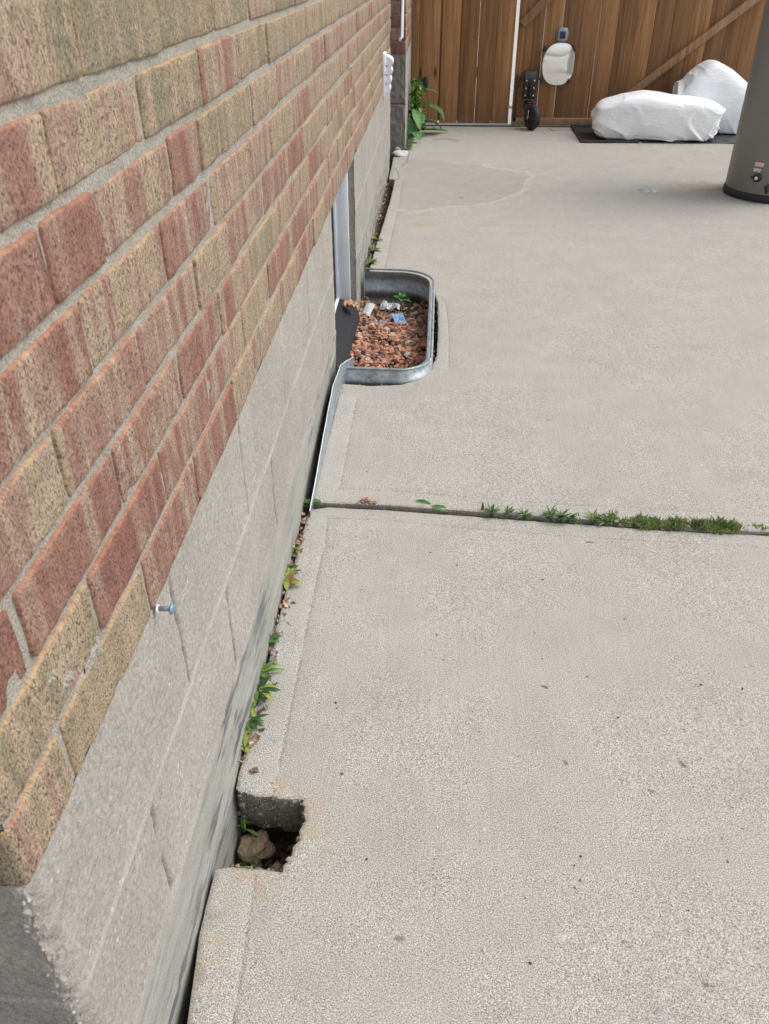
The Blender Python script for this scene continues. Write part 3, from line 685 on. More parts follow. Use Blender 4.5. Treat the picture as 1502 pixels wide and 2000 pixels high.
# basement window
b = B()
wf = b
wx = -.327
win = B(); win.box((wx, WY1 - .014, -.02), (WX - .0215, WY1 - .002, Z0 - .006), .0015); win.build('side_liner', VINYL, house, smooth=True, auto=40)
win = B(); win.box((wx, WY0 + .002, -.02), (WX - .0215, WY0 + .014, Z0 - .006), .0015); win.build('side_liner', VINYL, house, smooth=True, auto=40)
wfo = B(); wfo.box((wx - .016, WY0 + .015, Z0 - .03), (wx - .001, WY1 - .015, Z0 - .006), .0015); wfo.box((wx - .016, WY0 + .015, .000), (wx + .006, WY1 - .015, .024), .0015)
wfo.box((wx - .016, WY0 + .015, .0245), (wx - .001, WY0 + .035, Z0 - .031), .0015); wfo.box((wx - .016, WY1 - .021, .0245), (wx + .003, WY1 - .015, Z0 - .031), .0015)
wfo = wfo.build('window_frame', VINYL, house, smooth=True, auto=40)
win = B(); win.box((wx - .012, WY0 + .0355, .0245), (wx - .004, WY1 - .0215, Z0 - .031), 0); win.build('pane', GLASS, wfo, smooth=False)
b = B(); b.grid(lambda u, v: (wx - .004 + u * (WX + .020 - wx + .004), WY0 + .004 + v * (WY1 - WY0 - .008), .022 - .062 * u ** 1.5 - .09 * max(0, u - .8) * 3 + .002 * nz(u * 3, v * 6)), lin(0, 1, 16), lin(0, 1, 50), 0)
sill = b.build('sill_sheet', FELT, house); sill['label'] = 'black mineral felt draped over the window sill'
b = B(); b.box((wx - .02, WY0 + .003, -.15), (WX - .02, WY1 - .003, -.075), 0); b.build('sill', FOUND, house)
# far section of the house beyond the recess
PY, PX = 5.27, -.200
b = B(); ZB2 = .525
fp = lambda s, z, d: (PX - s, PY - d, z); fq = lambda s, z, d: (PX + d, PY + s, z)
tdark = lambda k, i, rr: rr.choice([.72, .8, .9])
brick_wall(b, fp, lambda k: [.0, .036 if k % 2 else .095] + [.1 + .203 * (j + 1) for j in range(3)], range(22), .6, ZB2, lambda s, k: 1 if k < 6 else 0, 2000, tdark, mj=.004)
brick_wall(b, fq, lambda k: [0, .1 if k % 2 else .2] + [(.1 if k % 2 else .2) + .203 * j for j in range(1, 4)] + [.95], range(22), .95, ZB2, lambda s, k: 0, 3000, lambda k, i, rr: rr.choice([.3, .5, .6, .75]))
b.grid(lambda s, z: (PX - s, PY + .005, z), lin(.006, .7, 8), lin(ZB2, 1.95, 8), 1, flip=True)
b.grid(lambda s, z: (PX - .005, PY + s, z), lin(.006, .95, 8), lin(ZB2, 1.95, 8), 1)
b.box((PX - .7, PY + .02, ZB2 + .001), (PX - .02, PY + .95, 1.95), 0, 1)
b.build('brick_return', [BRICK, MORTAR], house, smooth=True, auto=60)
b = B()
b.grid(lambda s, z: (PX - s + .004 * nz(z * 30, 5) * max(0, 1 - s / .01), PY + .006 * nz(s * 45, z * 30, 4) + .003 * nz(s * 120, z * 120, 5) + .012 * max(0, 1 - abs(z - .27) / .006), z), lin(0, .06, 14) + [.12, .7], lin(-.1, ZB2, 120), 0, flip=True, marks=(0, .35, 0))
b.grid(lambda s, z: (PX + .003 * nz(s * 20, z * 20), PY + s, z), lin(0, .95, 40), lin(-.1, ZB2, 40), 0, marks=(0, 0, 0))
b.box((PX - .7, PY + .02, -.1), (PX - .02, PY + .95, ZB2), 0, 0, marks=(0, 0, 0))
b.build('foundation_return', FOUND, house, smooth=True, auto=60)

# screw in the wall
p = on((303, 1188), 0, WX); sc_o = empty('screw', p, 'zinc screw sticking out of the mortar at the bottom brick course', 'screw')
b = B(); b.tube([p, p + np.array([.010, -.001, .001]), p + np.array([.016, -.0015, .0015])], [.0026, .0028, .0024], 10); b.build('shank', simple('dull_zinc', (.22, .25, .28), .6, .4, .2, 90, .2), sc_o)
b = B(); b.tube([p + np.array([.015, -.0015, .0015]), p + np.array([.017, -.0017, .0015]), p + np.array([.0188, -.0018, .0015])], [.0026, .0058, .0050], 16); b.build('head', simple('blue_zinc', (.22, .32, .40), .5, .5, .1, 90, .1), sc_o)
b = B(); b.lathe([(.0034, 0), (.0044, .0005), (.0044, .0025), (.0034, .003)], (p[0] + .001, p[1], p[2] - .001), 'x', 16); b.build('plug', PLAST, sc_o)

# louvred vent cover
vy, vz0, vz1 = 4.20, .452, .628
vent = empty('vent_cover', (WX, vy, vz0), 'white vent cover with four curved louvres on the far brick wall', 'vent')
b = B(); b.box((WX - .002, vy - .045, vz0), (WX + .012, vy + .075, vz1), .003); b.lathe([(.002, 0), (.003, .0005), (.003, .0018), (.002, .002)], (WX + .003, vy - .047, vz1 - .014), 'y', 10); b.build('plate', PLAST, vent, auto=40)
for k in range(4):
    zc = vz1 - .022 - k * .036; b = B()
    b.grid(lambda u, v, zc=zc, k=k: (WX + .010 + (.036 - .004 * k) * math.sin(v * math.pi * .62 + .15), vy - .035 + u * .10, zc + .012 - v * .042 + .006 * math.sin(v * 3.1)), lin(0, 1, 4), lin(0, 1, 10))
    b.grid(lambda u, v, zc=zc, k=k: (WX + .010 + u * (.036 - .004 * k) * math.sin(v * math.pi * .62 + .15), vy - .0352, zc + .012 - v * .042 + .006 * math.sin(v * 3.1)), lin(0, 1, 4), lin(0, 1, 10), flip=True)
    b.build('louvre', PLAST, vent)
# thin white pipe on the far section
b = B(); a = on((788, 0), 0, PX + .012); c = on((786, 72), 0, PX + .012)
b.tube([(PX + .010, a[1] + .15, 1.9), (PX + .010, a[1] + .02, .98), (PX + .010, c[1], c[2]), (PX - .002, c[1] - .01, c[2] - .012)], .007, 10)
tag(b.build('wall_pipe', PLAST), 'thin white pipe running down the far brick corner beside the gate', 'pipe')

# bent flashing sheet along the wall foot
def flash_pt(t):
    ks = [(0, -.2485, 1.420, .016), (.15, -.2465, 1.52, .040), (.4, -.246, 1.70, .075), (.62, -.247, 1.88, .090), (.8, -.244, 2.03, .080), (1, -.222, 2.165, .044)]
    for (a, b_) in zip(ks, ks[1:]):
        if t <= b_[0] + 1e-9:
            f = (t - a[0]) / (b_[0] - a[0]); f = f * f * (3 - 2 * f) * .3 + f * .7; return [a[i] + (b_[i] - a[i]) * f for i in (1, 2, 3)]
b = B()
def fl(u, v, o=0):
    x, y, zt = flash_pt(u); zt += .002 * nz(u * 14, 3); xb = -.254 if u < .85 else -.254 + (u - .85) * .12; zb = -.05
    x += .0015 * nz(u * 9, v * 2, 1)
    return (xb + (x - xb) * v + .0025 * math.sin(v * 3.1) + o, y, zb + (zt - zb) * v)
U_ = lin(0, 1, 90); V_ = lin(0, 1, 14)
b.grid(lambda u, v: fl(u, v, .0008), U_, V_); b.grid(lambda u, v: fl(u, v, -.0008), U_, V_, flip=True)
b.grid(lambda u, v: fl(u, 1, .0008 - v * .0016), U_, [0, 1], 1)
b.tube([np.array(fl(u, 1)) for u in U_], .0010, 6, 1)
tag(b.build('flashing_strip', [METAL, simple('bright_cut_edge', (.80, .84, .88), .35, .2, .05, 20, .05)], auto=60), 'bent grey metal flashing strip leaning off the wall foot before the window well', 'flashing')

# ================================================================ WINDOW WELL
well = empty('window_well', (-.12, 2.5, 0), 'galvanised corrugated window well with rounded corners around red gravel', 'window well')
def wpath(n=120):
    pts = [(-.262, 2.092)]; cx, cy = -.085, 2.182
    pts += [(-.23 + .02 * i, 2.092 - .001 * i) for i in range(7)]
    for i in range(15): t = -math.pi / 2 + math.pi / 2 * i / 14; pts.append((-.098 + .098 * math.cos(t), 2.182 + .098 * math.sin(t)))
    pts += [(.001, 2.30 + .05 * i) for i in range(9)]
    for i in range(15): t = math.pi / 2 * i / 14; pts.append((-.130 + .130 * math.cos(t), 2.822 + .130 * math.sin(t)))
    pts += [(-.16, 2.953), (-.21, 2.955), (-.258, 2.957)]
    return pts
wp = wpath(); ZR = .043
def wnorm(i):
    a = np.array(wp[max(0, i - 1)]); c = np.array(wp[min(len(wp) - 1, i + 1)]); d = c - a; d /= np.linalg.norm(d); return np.array([d[1], -d[0]])
NZv = lin(-.2, ZR - .004, 40)
b = B()
for sgn, th in ((1, 0), (-1, -.002)):
    P = []; 
    for i in range(len(wp)):
        n_ = wnorm(i)
        for z in NZv:
            o = .0095 * math.sin((z - ZR) * 2 * math.pi / .072 - 1.2) - .004 + th + .0008 * nz(wp[i][0] * 12, wp[i][1] * 12, z * 12)
            P.append((wp[i][0] + n_[0] * o, wp[i][1] + n_[1] * o, z))
    n = len(NZv); F = [(i * n + j, (i + 1) * n + j, (i + 1) * n + j + 1, i * n + j + 1) for i in range(len(wp) - 1) for j in range(n - 1)]
    b.add(P, F if sgn > 0 else [f[::-1] for f in F])
b.build('wall_panel', METAL, well)
b = B(); b.tube([(p[0] + .001, p[1], ZR + .0012 * nz(p[0] * 14, p[1] * 14)) for p in wp], .0040, 10); b.build('rolled_rim', METAL, well)
b = B(); b.box((-.2575, 2.925, -.15), (-.2535, 2.955, ZR - .006), .001); b.build('flange', METAL, well)
# fill: one heap of broken lava rock on dirt
def gz(x, y): return -.050 + .014 * nz(x * 7, y * 5, 2) - .03 * sm(2.5, 2.9, y) + .01 * sm(-.1, 0, x)
b = B(); rr = random.Random(8)
b.grid(lambda u, v: (u, v, gz(u, v) - .008), lin(-.275, -.004, 20), lin(2.10, 2.945, 40), 0, Col=(.06, .04, .03, 1))
for i in range(2300):
    x = rr.uniform(-.268, -.010); y = 2.105 + .83 * rr.random(); r = rr.choice([.004, .0055, .0075, .009, .012]) * rr.uniform(.8, 1.2)
    if y > 2.72 and rr.random() < .25: continue
    if x > -.03 and (y < 2.14 or y > 2.88): continue
    q = rr.random(); c_ = (.50, .255, .175) if q < .35 else (.40, .195, .135) if q < .6 else (.56, .34, .25) if q < .8 else (.20, .105, .075) if q < .92 else (.11, .09, .08) if q < .975 else (.45, .42, .38)
    k = rr.uniform(.8, 1.2); c_ = tuple(v_ * k for v_ in c_)
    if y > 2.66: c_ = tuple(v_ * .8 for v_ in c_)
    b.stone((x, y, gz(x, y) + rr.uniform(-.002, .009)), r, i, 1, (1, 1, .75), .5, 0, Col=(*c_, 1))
tag(b.build('gravel', ROCK, smooth=False), 'red lava rock gravel filling the window well', 'gravel', kind='stuff')
def dead_leaf(b, c, L, seed, colr, flat=.4):
    rr = random.Random(seed); a = rr.random() * 6.28; d = (math.cos(a), math.sin(a), rr.uniform(-.3, .5) * flat)
    up = (rr.uniform(-.5, .5) * flat * 2, rr.uniform(-.5, .5) * flat * 2, 1)
    b.leaf(c, d, up, L, L * rr.uniform(.22, .42), rr.uniform(-1.4, 1.6), 7, .6, colr, rr.uniform(-.5, .8), seed)
browns = [(.22, .14, .09), (.30, .21, .14), (.13, .08, .055), (.20, .13, .11), (.36, .27, .19), (.09, .06, .045)]
b = B(); rr = random.Random(5)
for i in range(230):
    x = rr.uniform(-.262, -.02); y = rr.uniform(2.70, 2.94) if i < 180 else rr.uniform(2.5, 2.9)
    if i >= 180: x = rr.uniform(-.06, -.015)
    dead_leaf(b, (x, y, gz(x, y) + .008 + rr.random() * .010), rr.uniform(.010, .024), i, rr.choice(browns))
tag(b.build('leaf_litter', LEAFM), 'brown leaf litter at the far end of the window well', 'leaf litter', kind='stuff')
# rubbish in the well
def paper(name, c, w, h, rot, mat, label, cat, curl=0, amp=.006, seed=1, tilt=(0, 0)):
    b = B()
    def fn(u, v):
        X = (u - .5) * w; Y = (v - .5) * h; Zc = amp * nz(u * 3 + seed, v * 3, seed) + amp * .6 * nz(u * 8, v * 8, seed) + X * tilt[0] + Y * tilt[1]
        if curl: a = (u - .5) * curl; X = math.sin(a) * w / curl; Zc += (1 - math.cos(a)) * -w / curl
        return (c[0] + X * math.cos(rot) - Y * math.sin(rot), c[1] + X * math.sin(rot) + Y * math.cos(rot), c[2] + Zc)
    b.grid(fn, lin(0, 1, 16), lin(0, 1, 16)); o = len(b.v)
    b.grid(lambda u, v: tuple(np.array(fn(u, v)) - np.array([0, 0, .0006])), lin(0, 1, 16), lin(0, 1, 16), flip=True)
    return tag(b.build(name, mat, auto=50), label, cat)
pz = on((718, 607), 2, -.060)
paper('paper_scrap', (pz[0], pz[1], -.054), .036, .060, rad(-18), simple('grey_paper', (.52, .55, .57), .6, 0, .15, 60, .3), 'curled grey-white paper scrap leaning by the house wall inside the window well', 'paper scrap', 1.3, .0012, 3, (0, .45))
pz = on((763, 599), 2, -.065)
def foil():
    m = M('foil'); n = m.noise(140, 4, .8); return m.done(m.ramp(n, [(.35, (.25, .26, .28)), (.6, (.8, .82, .85))]), .3, m.bump(n, 1, .004), .6)
paper('foil_scrap', (pz[0], pz[1], -.062), .075, .035, rad(-10), foil(), 'crumpled silver foil scrap at the far side of the window well', 'foil scrap', 0, .013, 7, (0, .3))
def wrap_mat():
    m = M('blue_wrapper'); n = m.noise(110, 3, .7); return m.done(m.ramp(n, [(.48, (.06, .22, .46)), (.56, (.35, .50, .62))]), .3, m.bump(n, .6, .003), 0, .6)
pz = on((780, 629), 2, -.055)
paper('wrapper', (pz[0], pz[1], -.044), .040, .055, rad(22), wrap_mat(), 'torn blue and silver wrapper lying on the red gravel', 'wrapper', 0, .003, 9, (0, .35))
pz = on((740, 636), 2, -.058)
paper('plastic_scrap', (pz[0], pz[1], -.048), .055, .028, rad(-12), simple('dirty_film', (.40, .35, .33), .35, 0, .3, 90, .5), 'dirty clear plastic scrap among stones left of the blue wrapper', 'plastic scrap', 0, .009, 13, (0, .2))
b = B(); c0 = G((680, 602), .012); rr = random.Random(1)
for i in range(3): b.leaf((c0[0] - .014 + i * .008, c0[1] - .004 * i, c0[2] + .012 + .002 * i), (1, .2 - .3 * i, .2), (0, -.2, 1), .042, .016, 1.2 - i * .5, 8, .8, (.42, .27, .16), .5, i + 40)
tag(b.build('dead_leaf', LEAFM), 'curled tan dead leaf resting on the black window sill', 'dead leaf')
# seedling
base = on((781, 612), 2, -.062); b = B(); seed = empty('seedling', base, 'small green seedling growing from the window well gravel', 'seedling')
top = on((783, 580), 1, base[1]); b.tube([base, (base + top) / 2 + np.array([.002, 0, 0]), top], [.0028, .0025, .002], 6, Col=(.10, .17, .05, 1)); b.build('stem', PLANT, seed)
b = B()
for i in range(9):
    a = i * 2.4; lv = i / 9; b.leaf(top + np.array([0, 0, -.012 + .014 * lv]), (math.cos(a), math.sin(a), .2 + lv * 1.3), (0, 0, 1), .032 * (1.2 - lv * .5), .0055, .7, 5, 0, (.07, .20, .05), .3, i)
b.build('leaves', PLANT, seed)
# small pale stones
for (px, lab) in (((822, 655), 'pale pebble among red gravel, the one on the right'), ((713, 622), 'white pebble on the gravel near the paper scrap'), ((764, 710), 'pale green pebble at the near edge of the gravel')): pass

# ================================================================ FENCE AND GATES
FY = 6.25
def board(b, x0, x1, z0, z1, y0, th=.015, seed=0, bev=.002): b.box((x0, y0, z0), (x1, y0 + th, z1), bev, 0, seed=seed)
gl = empty('wooden_gate', (0, FY, 0), 'narrow brown wooden gate leaf between house wall and white gap', 'gate')
b = B(); rr = random.Random(2)
xs = [(-.130, -.010), (.002, .124), (.1275, .2455), (.2475, .3625), (.3645, .481)]
for (a, c) in xs: board(b, a, c, .016, 1.45, FY, .014, rr.random())
b.build('board_panel', WOOD, gl, auto=40)
b = B(); board(b, -.13, .47, .30, .36, FY + .016, .03, .3); board(b, -.13, .47, 1.2, 1.27, FY + .016, .03, .5)
board(b, -.02, .01, .03, 1.4, FY + .0155, .008, .1); board(b, .118, .134, .03, 1.4, FY + .0155, .008, .1); board(b, .357, .370, .03, 1.4, FY + .0155, .008, .1); b.build('rail', WOOD, gl, auto=40)
hg = B(); hg.box((-.205, FY - .008, .236), (-.085, FY - .001, .292), .002); hg.box((-.113, FY - .014, .222), (-.088, FY - .0015, .304), .002)
for zz in (.25, .278): hg.lathe([(.003, 0), (.004, -.002), (.003, -.004)], (-.17, FY - .008, zz), 'y', 8)
hg.build('hinge', BLACKM, gl, auto=40)
b = B(); board(b, -.232, -.148, -.01, 1.5, FY + .001, .07, .35); board(b, -.1455, -.134, -.01, 1.45, FY + .006, .03, .9); board(b, -.150, -.11, .02, 1.45, FY + .048, .01, .9)
tag(b.build('gate_post', WOOD, auto=40), 'brown wooden gate post against the far house corner', 'post')
gr = empty('wooden_gate', (1.4, FY, 0), 'wide brown wooden gate leaf with diagonal braces and mirror', 'gate')
b = B(); rr = random.Random(9); x = .503; k = 0
gaps = [.0008, .0008, .0024, .0024, .0008, .0024, .001]
while x < 3.2:
    w = .116 if k else .030
    if k == 1: w = .066
    if k == 2: w = .070
    board(b, x, x + w, .030, 1.45, FY, .014, rr.random()); x += w + (gaps[k] if k < 7 else rr.choice([.001, .0014, .002])); k += 1
b.build('board_panel', WOOD, gr, auto=40)
b = B(); z0 = .003
board(b, .503, 3.2, .012, .058, FY - .034, .033, .8); b.build('bottom_rail', WOODL, gr, auto=40)
def brace(p, q, w, seed, name='brace'):
    p = np.array(p); q = np.array(q); L = np.linalg.norm(q - p); a = math.atan2(q[1] - p[1], q[0] - p[0]); b = B()
    R = Matrix.Rotation(-a, 3, 'Y'); b.box((p[0], FY - .032, p[1] - w / 2), (p[0] + L, FY - .0015, p[1] + w / 2), .003, 0, R, (p[0], FY - .015, p[1]), seed=seed); return b.build(name, WOODL, gr, auto=40)
brace((1.06, .03), (2.62, 1.26), .048, .6); brace((.525, .615), (1.2, 1.275), .052, .2)
b = B(); board(b, .505, .545, .06, 1.45, FY - .010, .0095, .4); b.build('stile', WOOD, gr, auto=40)
b = B(); board(b, .548, 3.2, 1.28, 1.34, FY - .034, .033, .2); b.build('top_rail', WOODL, gr, auto=40)
# drop bolt
db = empty('drop_bolt', (.505, FY, .0), 'black drop bolt beside the wheel at the gate gap', 'gate bolt')
b = B(); p0 = (.522, FY - .022); b.tube([(p0[0], p0[1], -.002 + Z1), (p0[0], p0[1], .322)], .0055, 10); b.build('rod', BLACKM, db)
b = B(); b.box((.508, FY - .036, .24), (.536, FY - .002, .318), .003); b.build('bracket', BLACKM, db, auto=40)
b = B(); b.box((.506, FY - .034, .035), (.534, FY - .002, .085), .003); b.build('bracket', BLACKM, db, auto=40)
b = B(); b.tube([(p0[0], p0[1], .300), (.555, FY - .026, .301), (.585, FY - .028, .300)], .0035, 8); b.build('handle', BLACKM, db)
# caster wheel
wl = empty('caster', (.63, 6.03, Z1), 'black spring-loaded caster with rubber tyre under the wooden gate', 'caster')
b = B(); cx = .607
b.box((cx - .040, FY - .055, .180), (cx + .040, FY - .001, .318), .003); b.build('bracket', BLACKM, wl, auto=40)
WS = simple('worn_steel', (.10, .10, .105), .4, .6, .3, 30, .2); b = B(); b.box((cx - .041, FY - .058, .302), (cx + .041, FY - .0012, .345), .003); b.build('top_cap', WS, wl, auto=40)
b = B(); b.box((cx - .042, FY - .062, .170), (cx + .042, FY - .002, .179), .002); b.build('bottom_plate', WS, wl, auto=40)
for dx in (-.026, .026):
    for zz in (.20, .245, .29): b = B(); b.lathe([(.0065, 0), (.0065, -.004), (.004, -.007)], (cx + dx, FY - .0555, zz), 'y', 8); b.build('bolt', BOLT, wl)
b = B(); b.tube([(cx + .013 * math.cos(t * .9), FY - .066 + .013 * math.sin(t * .9), .182 + t * .0018) for t in range(60)], .003, 6); b.build('spring', BLACKM, wl)
b = B(); wc = (cx + .020, 6.06, Z1 + .078); b.lathe([(.012, 0), (.026, .002), (.026, .012), (.012, .014)], (cx, FY - .05, .152), 'z', 16)
ang = rad(28)                                  # wheel swivelled a little
Rw = Matrix.Rotation(ang, 3, 'Z')
def wv(v): q = Rw @ Vector(v); return (wc[0] + q.x, wc[1] + q.y, wc[2] + q.z)
for sx in (-.030, .030):
    top = (cx + sx * .8, FY - .06, .152)
    a_ = Vector(top); c_ = Vector(wv((sx, 0, 0))); pr = [a_, a_.lerp(c_, .35) + Vector((sx * .3, .012, 0)), c_]
    b.tube(pr, [.010, .009, .008], 8)
b.tube([wv((-.034, 0, 0)), wv((.034, 0, 0))], .006, 10); b.build('fork', BLACKM, wl)
def wheel_lathe(prof, n=40):
    P = []
    for r, h in prof:
        for k in range(n): t = 2 * math.pi * k / n; P.append(wv((h, r * math.cos(t), r * math.sin(t))))
    F = [(i * n + k, i * n + (k + 1) % n, (i + 1) * n + (k + 1) % n, (i + 1) * n + k) for i in range(len(prof) - 1) for k in range(n)]; return P, F
b = B(); b.add(*wheel_lathe([(.040, -.016), (.048, -.021), (.062, -.024), (.071, -.020), (.076, -.012), (.0775, -.004), (.0765, 0), (.0775, .004), (.076, .012), (.071, .020), (.062, .024), (.048, .021), (.040, .016), (.040, -.016)])); b.build('tyre', RUBBER, wl)
b = B(); b.add(*wheel_lathe([(.006, -.014), (.020, -.012), (.024, -.004), (.036, -.006), (.040, -.014), (.040, .014), (.036, .006), (.024, .004), (.020, .012), (.006, .014)], 32)); b.build('rim', simple('dark_rim', (.05, .05, .055), .45, .4, .2, 30, .2), wl)
b = B(); b.tube([wv((-.036, -.006, .045)), wv((-.037, -.004, .0)), wv((-.036, .0, -.012))], .003, 6); b.tube([wv((-.042, 0, 0)), wv((-.034, 0, 0))], .008, 8); b.build('axle_nut', BOLT, wl)

# convex mirror on the gate
mc = (.781, FY - .035, .386); mr = empty('convex_mirror', (mc[0], FY, mc[2]), 'rounded oval mirror clipped to the gate reflecting the driveway', 'mirror')
def mout(t):
    c_, s_ = math.cos(t), math.sin(t); e = 2 / 2.5; x = .101 * abs(c_) ** e * (1 if c_ > 0 else -1); z = .121 * abs(s_) ** e * (1 if s_ > 0 else -1)
    x += -.012 * (z / .12) * -1 * 0 + (.010 if z > 0 else -.006) * (z / .12)
    return x, z
b = B(); N_ = 72; P = [(mc[0], mc[1] - .007, mc[2])]; F = []
RG = lin(.1, 1, 12)
for q in RG:
    for k in range(N_):
        x, z = mout(2 * math.pi * k / N_); P.append((mc[0] + x * q, mc[1] - .007 * (1 - q * q), mc[2] + z * q))
F += [(0, 1 + (k + 1) % N_, 1 + k)[::-1] for k in range(N_)]
for i in range(len(RG) - 1):
    F += [(1 + i * N_ + k, 1 + (i + 1) * N_ + k, 1 + (i + 1) * N_ + (k + 1) % N_, 1 + i * N_ + (k + 1) % N_) for k in range(N_)]
b.add(P, F); b.build('mirror_face', MIRROR, mr)
b = B(); P = []
for d, q in ((0, 1.0), (0, 1.025), (.006, 1.03), (.018, 1.0), (.018, .2)):
    for k in range(N_): x, z = mout(2 * math.pi * k / N_); P.append((mc[0] + x * q, mc[1] + d, mc[2] + z * q))
b.add(P, [(i * N_ + k, i * N_ + (k + 1) % N_, (i + 1) * N_ + (k + 1) % N_, (i + 1) * N_ + k) for i in range(4) for k in range(N_)]); b.build('rim', PLAST, mr)
for (x, z, r_) in ((.683, .472, 30), (.876, .478, -35), (.680, .290, -30), (.862, .284, 35)):
    b = B(); b.box((x - .008, FY - .045, z - .016), (x + .008, FY - .001, z + .016), .002, 0, Matrix.Rotation(rad(r_), 3, 'Y'), (x, FY - .02, z)); b.lathe([(.003, 0), (.003, -.003)], (x, FY - .046, z), 'y', 8)
    b.build('clip', BLACKM, mr, auto=40)
# solar light above
lc = (.793, FY, .556); sl = empty('solar_light', lc, 'small grey solar fence light with dark square panel above the mirror', 'solar light')
b = B()
prof = [(.030, 0), (.032, -.012), (.028, -.022)]
P = []; n = 40
for r_, d in ((1.0, -.001), (1.02, -.014), (.86, -.026), (.62, -.029), (.1, -.029)):
    for k in range(n):
        t = 2 * math.pi * k / n; c_, s_ = math.cos(t), math.sin(t); e = .55
        P.append((lc[0] + .036 * r_ * abs(c_) ** e * (1 if c_ > 0 else -1), FY + d, lc[2] + .042 * r_ * abs(s_) ** e * (1 if s_ > 0 else -1)))
b.add(P, [(i * n + k, i * n + (k + 1) % n, (i + 1) * n + (k + 1) % n, (i + 1) * n + k) for i in range(4) for k in range(n)])
for dx in (-.034, .034): b.box((lc[0] + dx - .007, FY - .018, lc[2] - .008), (lc[0] + dx + .007, FY - .002, lc[2] + .012), .002)
b.build('housing', simple('grey_blue_plastic', (.28, .33, .38), .35, .2, .15, 30, .1), sl)
b = B(); b.box((lc[0] - .018, FY - .0325, lc[2] - .022), (lc[0] + .018, FY - .0285, lc[2] + .020), .001); b.build('solar_panel', simple('solar_cell', (.03, .035, .06), .2, .1, .3, 30, .05), sl)
for dx in (-.032, .032): b = B(); b.box((lc[0] + dx - .005, FY - .022, lc[2] - .008), (lc[0] + dx + .005, FY - .012, lc[2] + .010), .001); b.build('latch', BLACKM, sl)

# ================================================================ TRAY, BAGS, HEATER
b = B(); tz = Z1
def quad(b, pts, z0, z1):
    P = [(x, y, z0) for x, y in pts] + [(x, y, z1) for x, y in pts]; n = len(pts)
    b.add(P, [tuple(range(n))[::-1], tuple(range(n, 2 * n))] + [(i, (i + 1) % n, n + (i + 1) % n, n + i) for i in range(n)])
o_ = [(.915, 6.19), (.905, 5.615), (1.262, 5.632), (1.272, 6.19)]
quad(b, o_, tz + .001, tz + .006)
for i in range(4):
    a, c = np.array(o_[i]), np.array(o_[(i + 1) % 4]); b.tube([(a[0], a[1], tz + .008), (c[0], c[1], tz + .008)], .007, 8)
tag(b.build('plastic_tray', RUBBER, auto=40), 'flat black plastic tray with raised edges under the near white bag', 'tray')
b = B(); b.grid(lambda u, v: (1.29 + u * .78, 5.63 + v * .42, tz + .003 + .012 * max(0, nz(u * 6, v * 5, 4)) + .004 * nz(u * 20, v * 12)), lin(0, 1, 60), lin(0, 1, 30))
b.grid(lambda u, v: (1.29 + u * .78, 5.63 - .004 * v, tz + (.003 + .012 * max(0, nz(u * 6, 0, 4))) * (1 - v)), lin(0, 1, 60), [0, 1], flip=True)
tag(b.build('plastic_sheet', simple('black_film', (.02, .02, .024), .25, 0, .3, 20, .3)), 'crumpled black plastic sheet below both white bags', 'plastic sheet')
def bag(name, c, half, R, foldd, seed, label, seam=True, shape=None):
    b = B(); nu, nv = 190, 110; P = []
    for i in range(nu + 1):
        th = -math.pi / 2 + math.pi * i / nu
        for j in range(nv):
            ph = 2 * math.pi * j / nv; n1, n2 = .34, .50
            sg = lambda w, m_: (abs(w) ** m_) * (1 if w >= 0 else -1)
            x = sg(math.sin(th), n1 * 1.1); y = sg(math.cos(th), n1) * sg(math.cos(ph), n2); z = sg(math.cos(th), n1) * sg(math.sin(ph), n2)
            p = Vector((x * half[0], y * half[1], z * half[2]))
            if shape: p = shape(p)
            s_ = nz(p.x * 3 + seed, p.y * 3, p.z * 3); low = max(.15, min(1, .9 - p.z / half[2]))
            am_ = max(0, nz(p.x * 4, p.z * 5, seed + 4) + .45)
            w_ = (p.x * foldd[0] + p.z * foldd[1]) * 21 + 3.2 * s_; w2 = (p.x * foldd[0] * .6 + p.z * 1.4) * 34 + 4 * nz(p.x * 4, p.y * 4, seed + 2); w3 = (p.x * .9 - p.z * .5) * 17 + 3 * s_
            rid = ((1 - abs(math.sin(w_))) ** 3 * am_ + .55 * (1 - abs(math.sin(w2))) ** 4 * max(0, nz(p.x * 6, p.z * 6, seed + 14) + .3)) * low
            rid += .6 * (1 - abs(math.sin(w3))) ** 5 * max(0, nz(p.x * 3, p.y * 6, seed + 24) + .15)
            k = 1 + .12 * rid + .06 * nz(p.x * 5, p.y * 5 + seed, p.z * 5) - .015 * abs(nz(p.x * 13, p.y * 13, p.z * 13 + seed))
            p = p * k; q = R @ p; q += Vector(c); q.z = max(q.z, Z1 + .010 + .004 * nz(q.x * 9, q.y * 9, 3)) if not seam is None else q.z; q.y = min(q.y, FY - .040 - .002)
            P.append(tuple(q))
    F = [(i * nv + j, i * nv + (j + 1) % nv, (i + 1) * nv + (j + 1) % nv, (i + 1) * nv + j) for i in range(nu) for j in range(nv)]
    b.add(P, F); e = empty(name, c, label, 'bag', 'white bags by the gate'); b.build('sack', BAG, e); return e, P, nv, nu
def sh1(p):
    t = (p.x / .40 + 1) / 2
    if p.z > 0: p.z *= .72 + .40 * math.exp(-((t - .38) / .22) ** 2) + .18 * math.exp(-((t - .75) / .18) ** 2)
    return p
e, P, nv, nu = bag('white_bag', (1.385, 5.79, .135), (.385, .15, .130), Matrix.Rotation(rad(-3), 3, 'Z'), (.8, 1.0), 2, 'large white stuffed bag lying flat on the tray by the gate', shape=sh1)
b = B()                                       # stitched seam low on the front
b.tube([P[i * nv + int(nv * .615)] for i in range(6, nu - 4)], .0032, 6); b.build('seam', BAG, e)
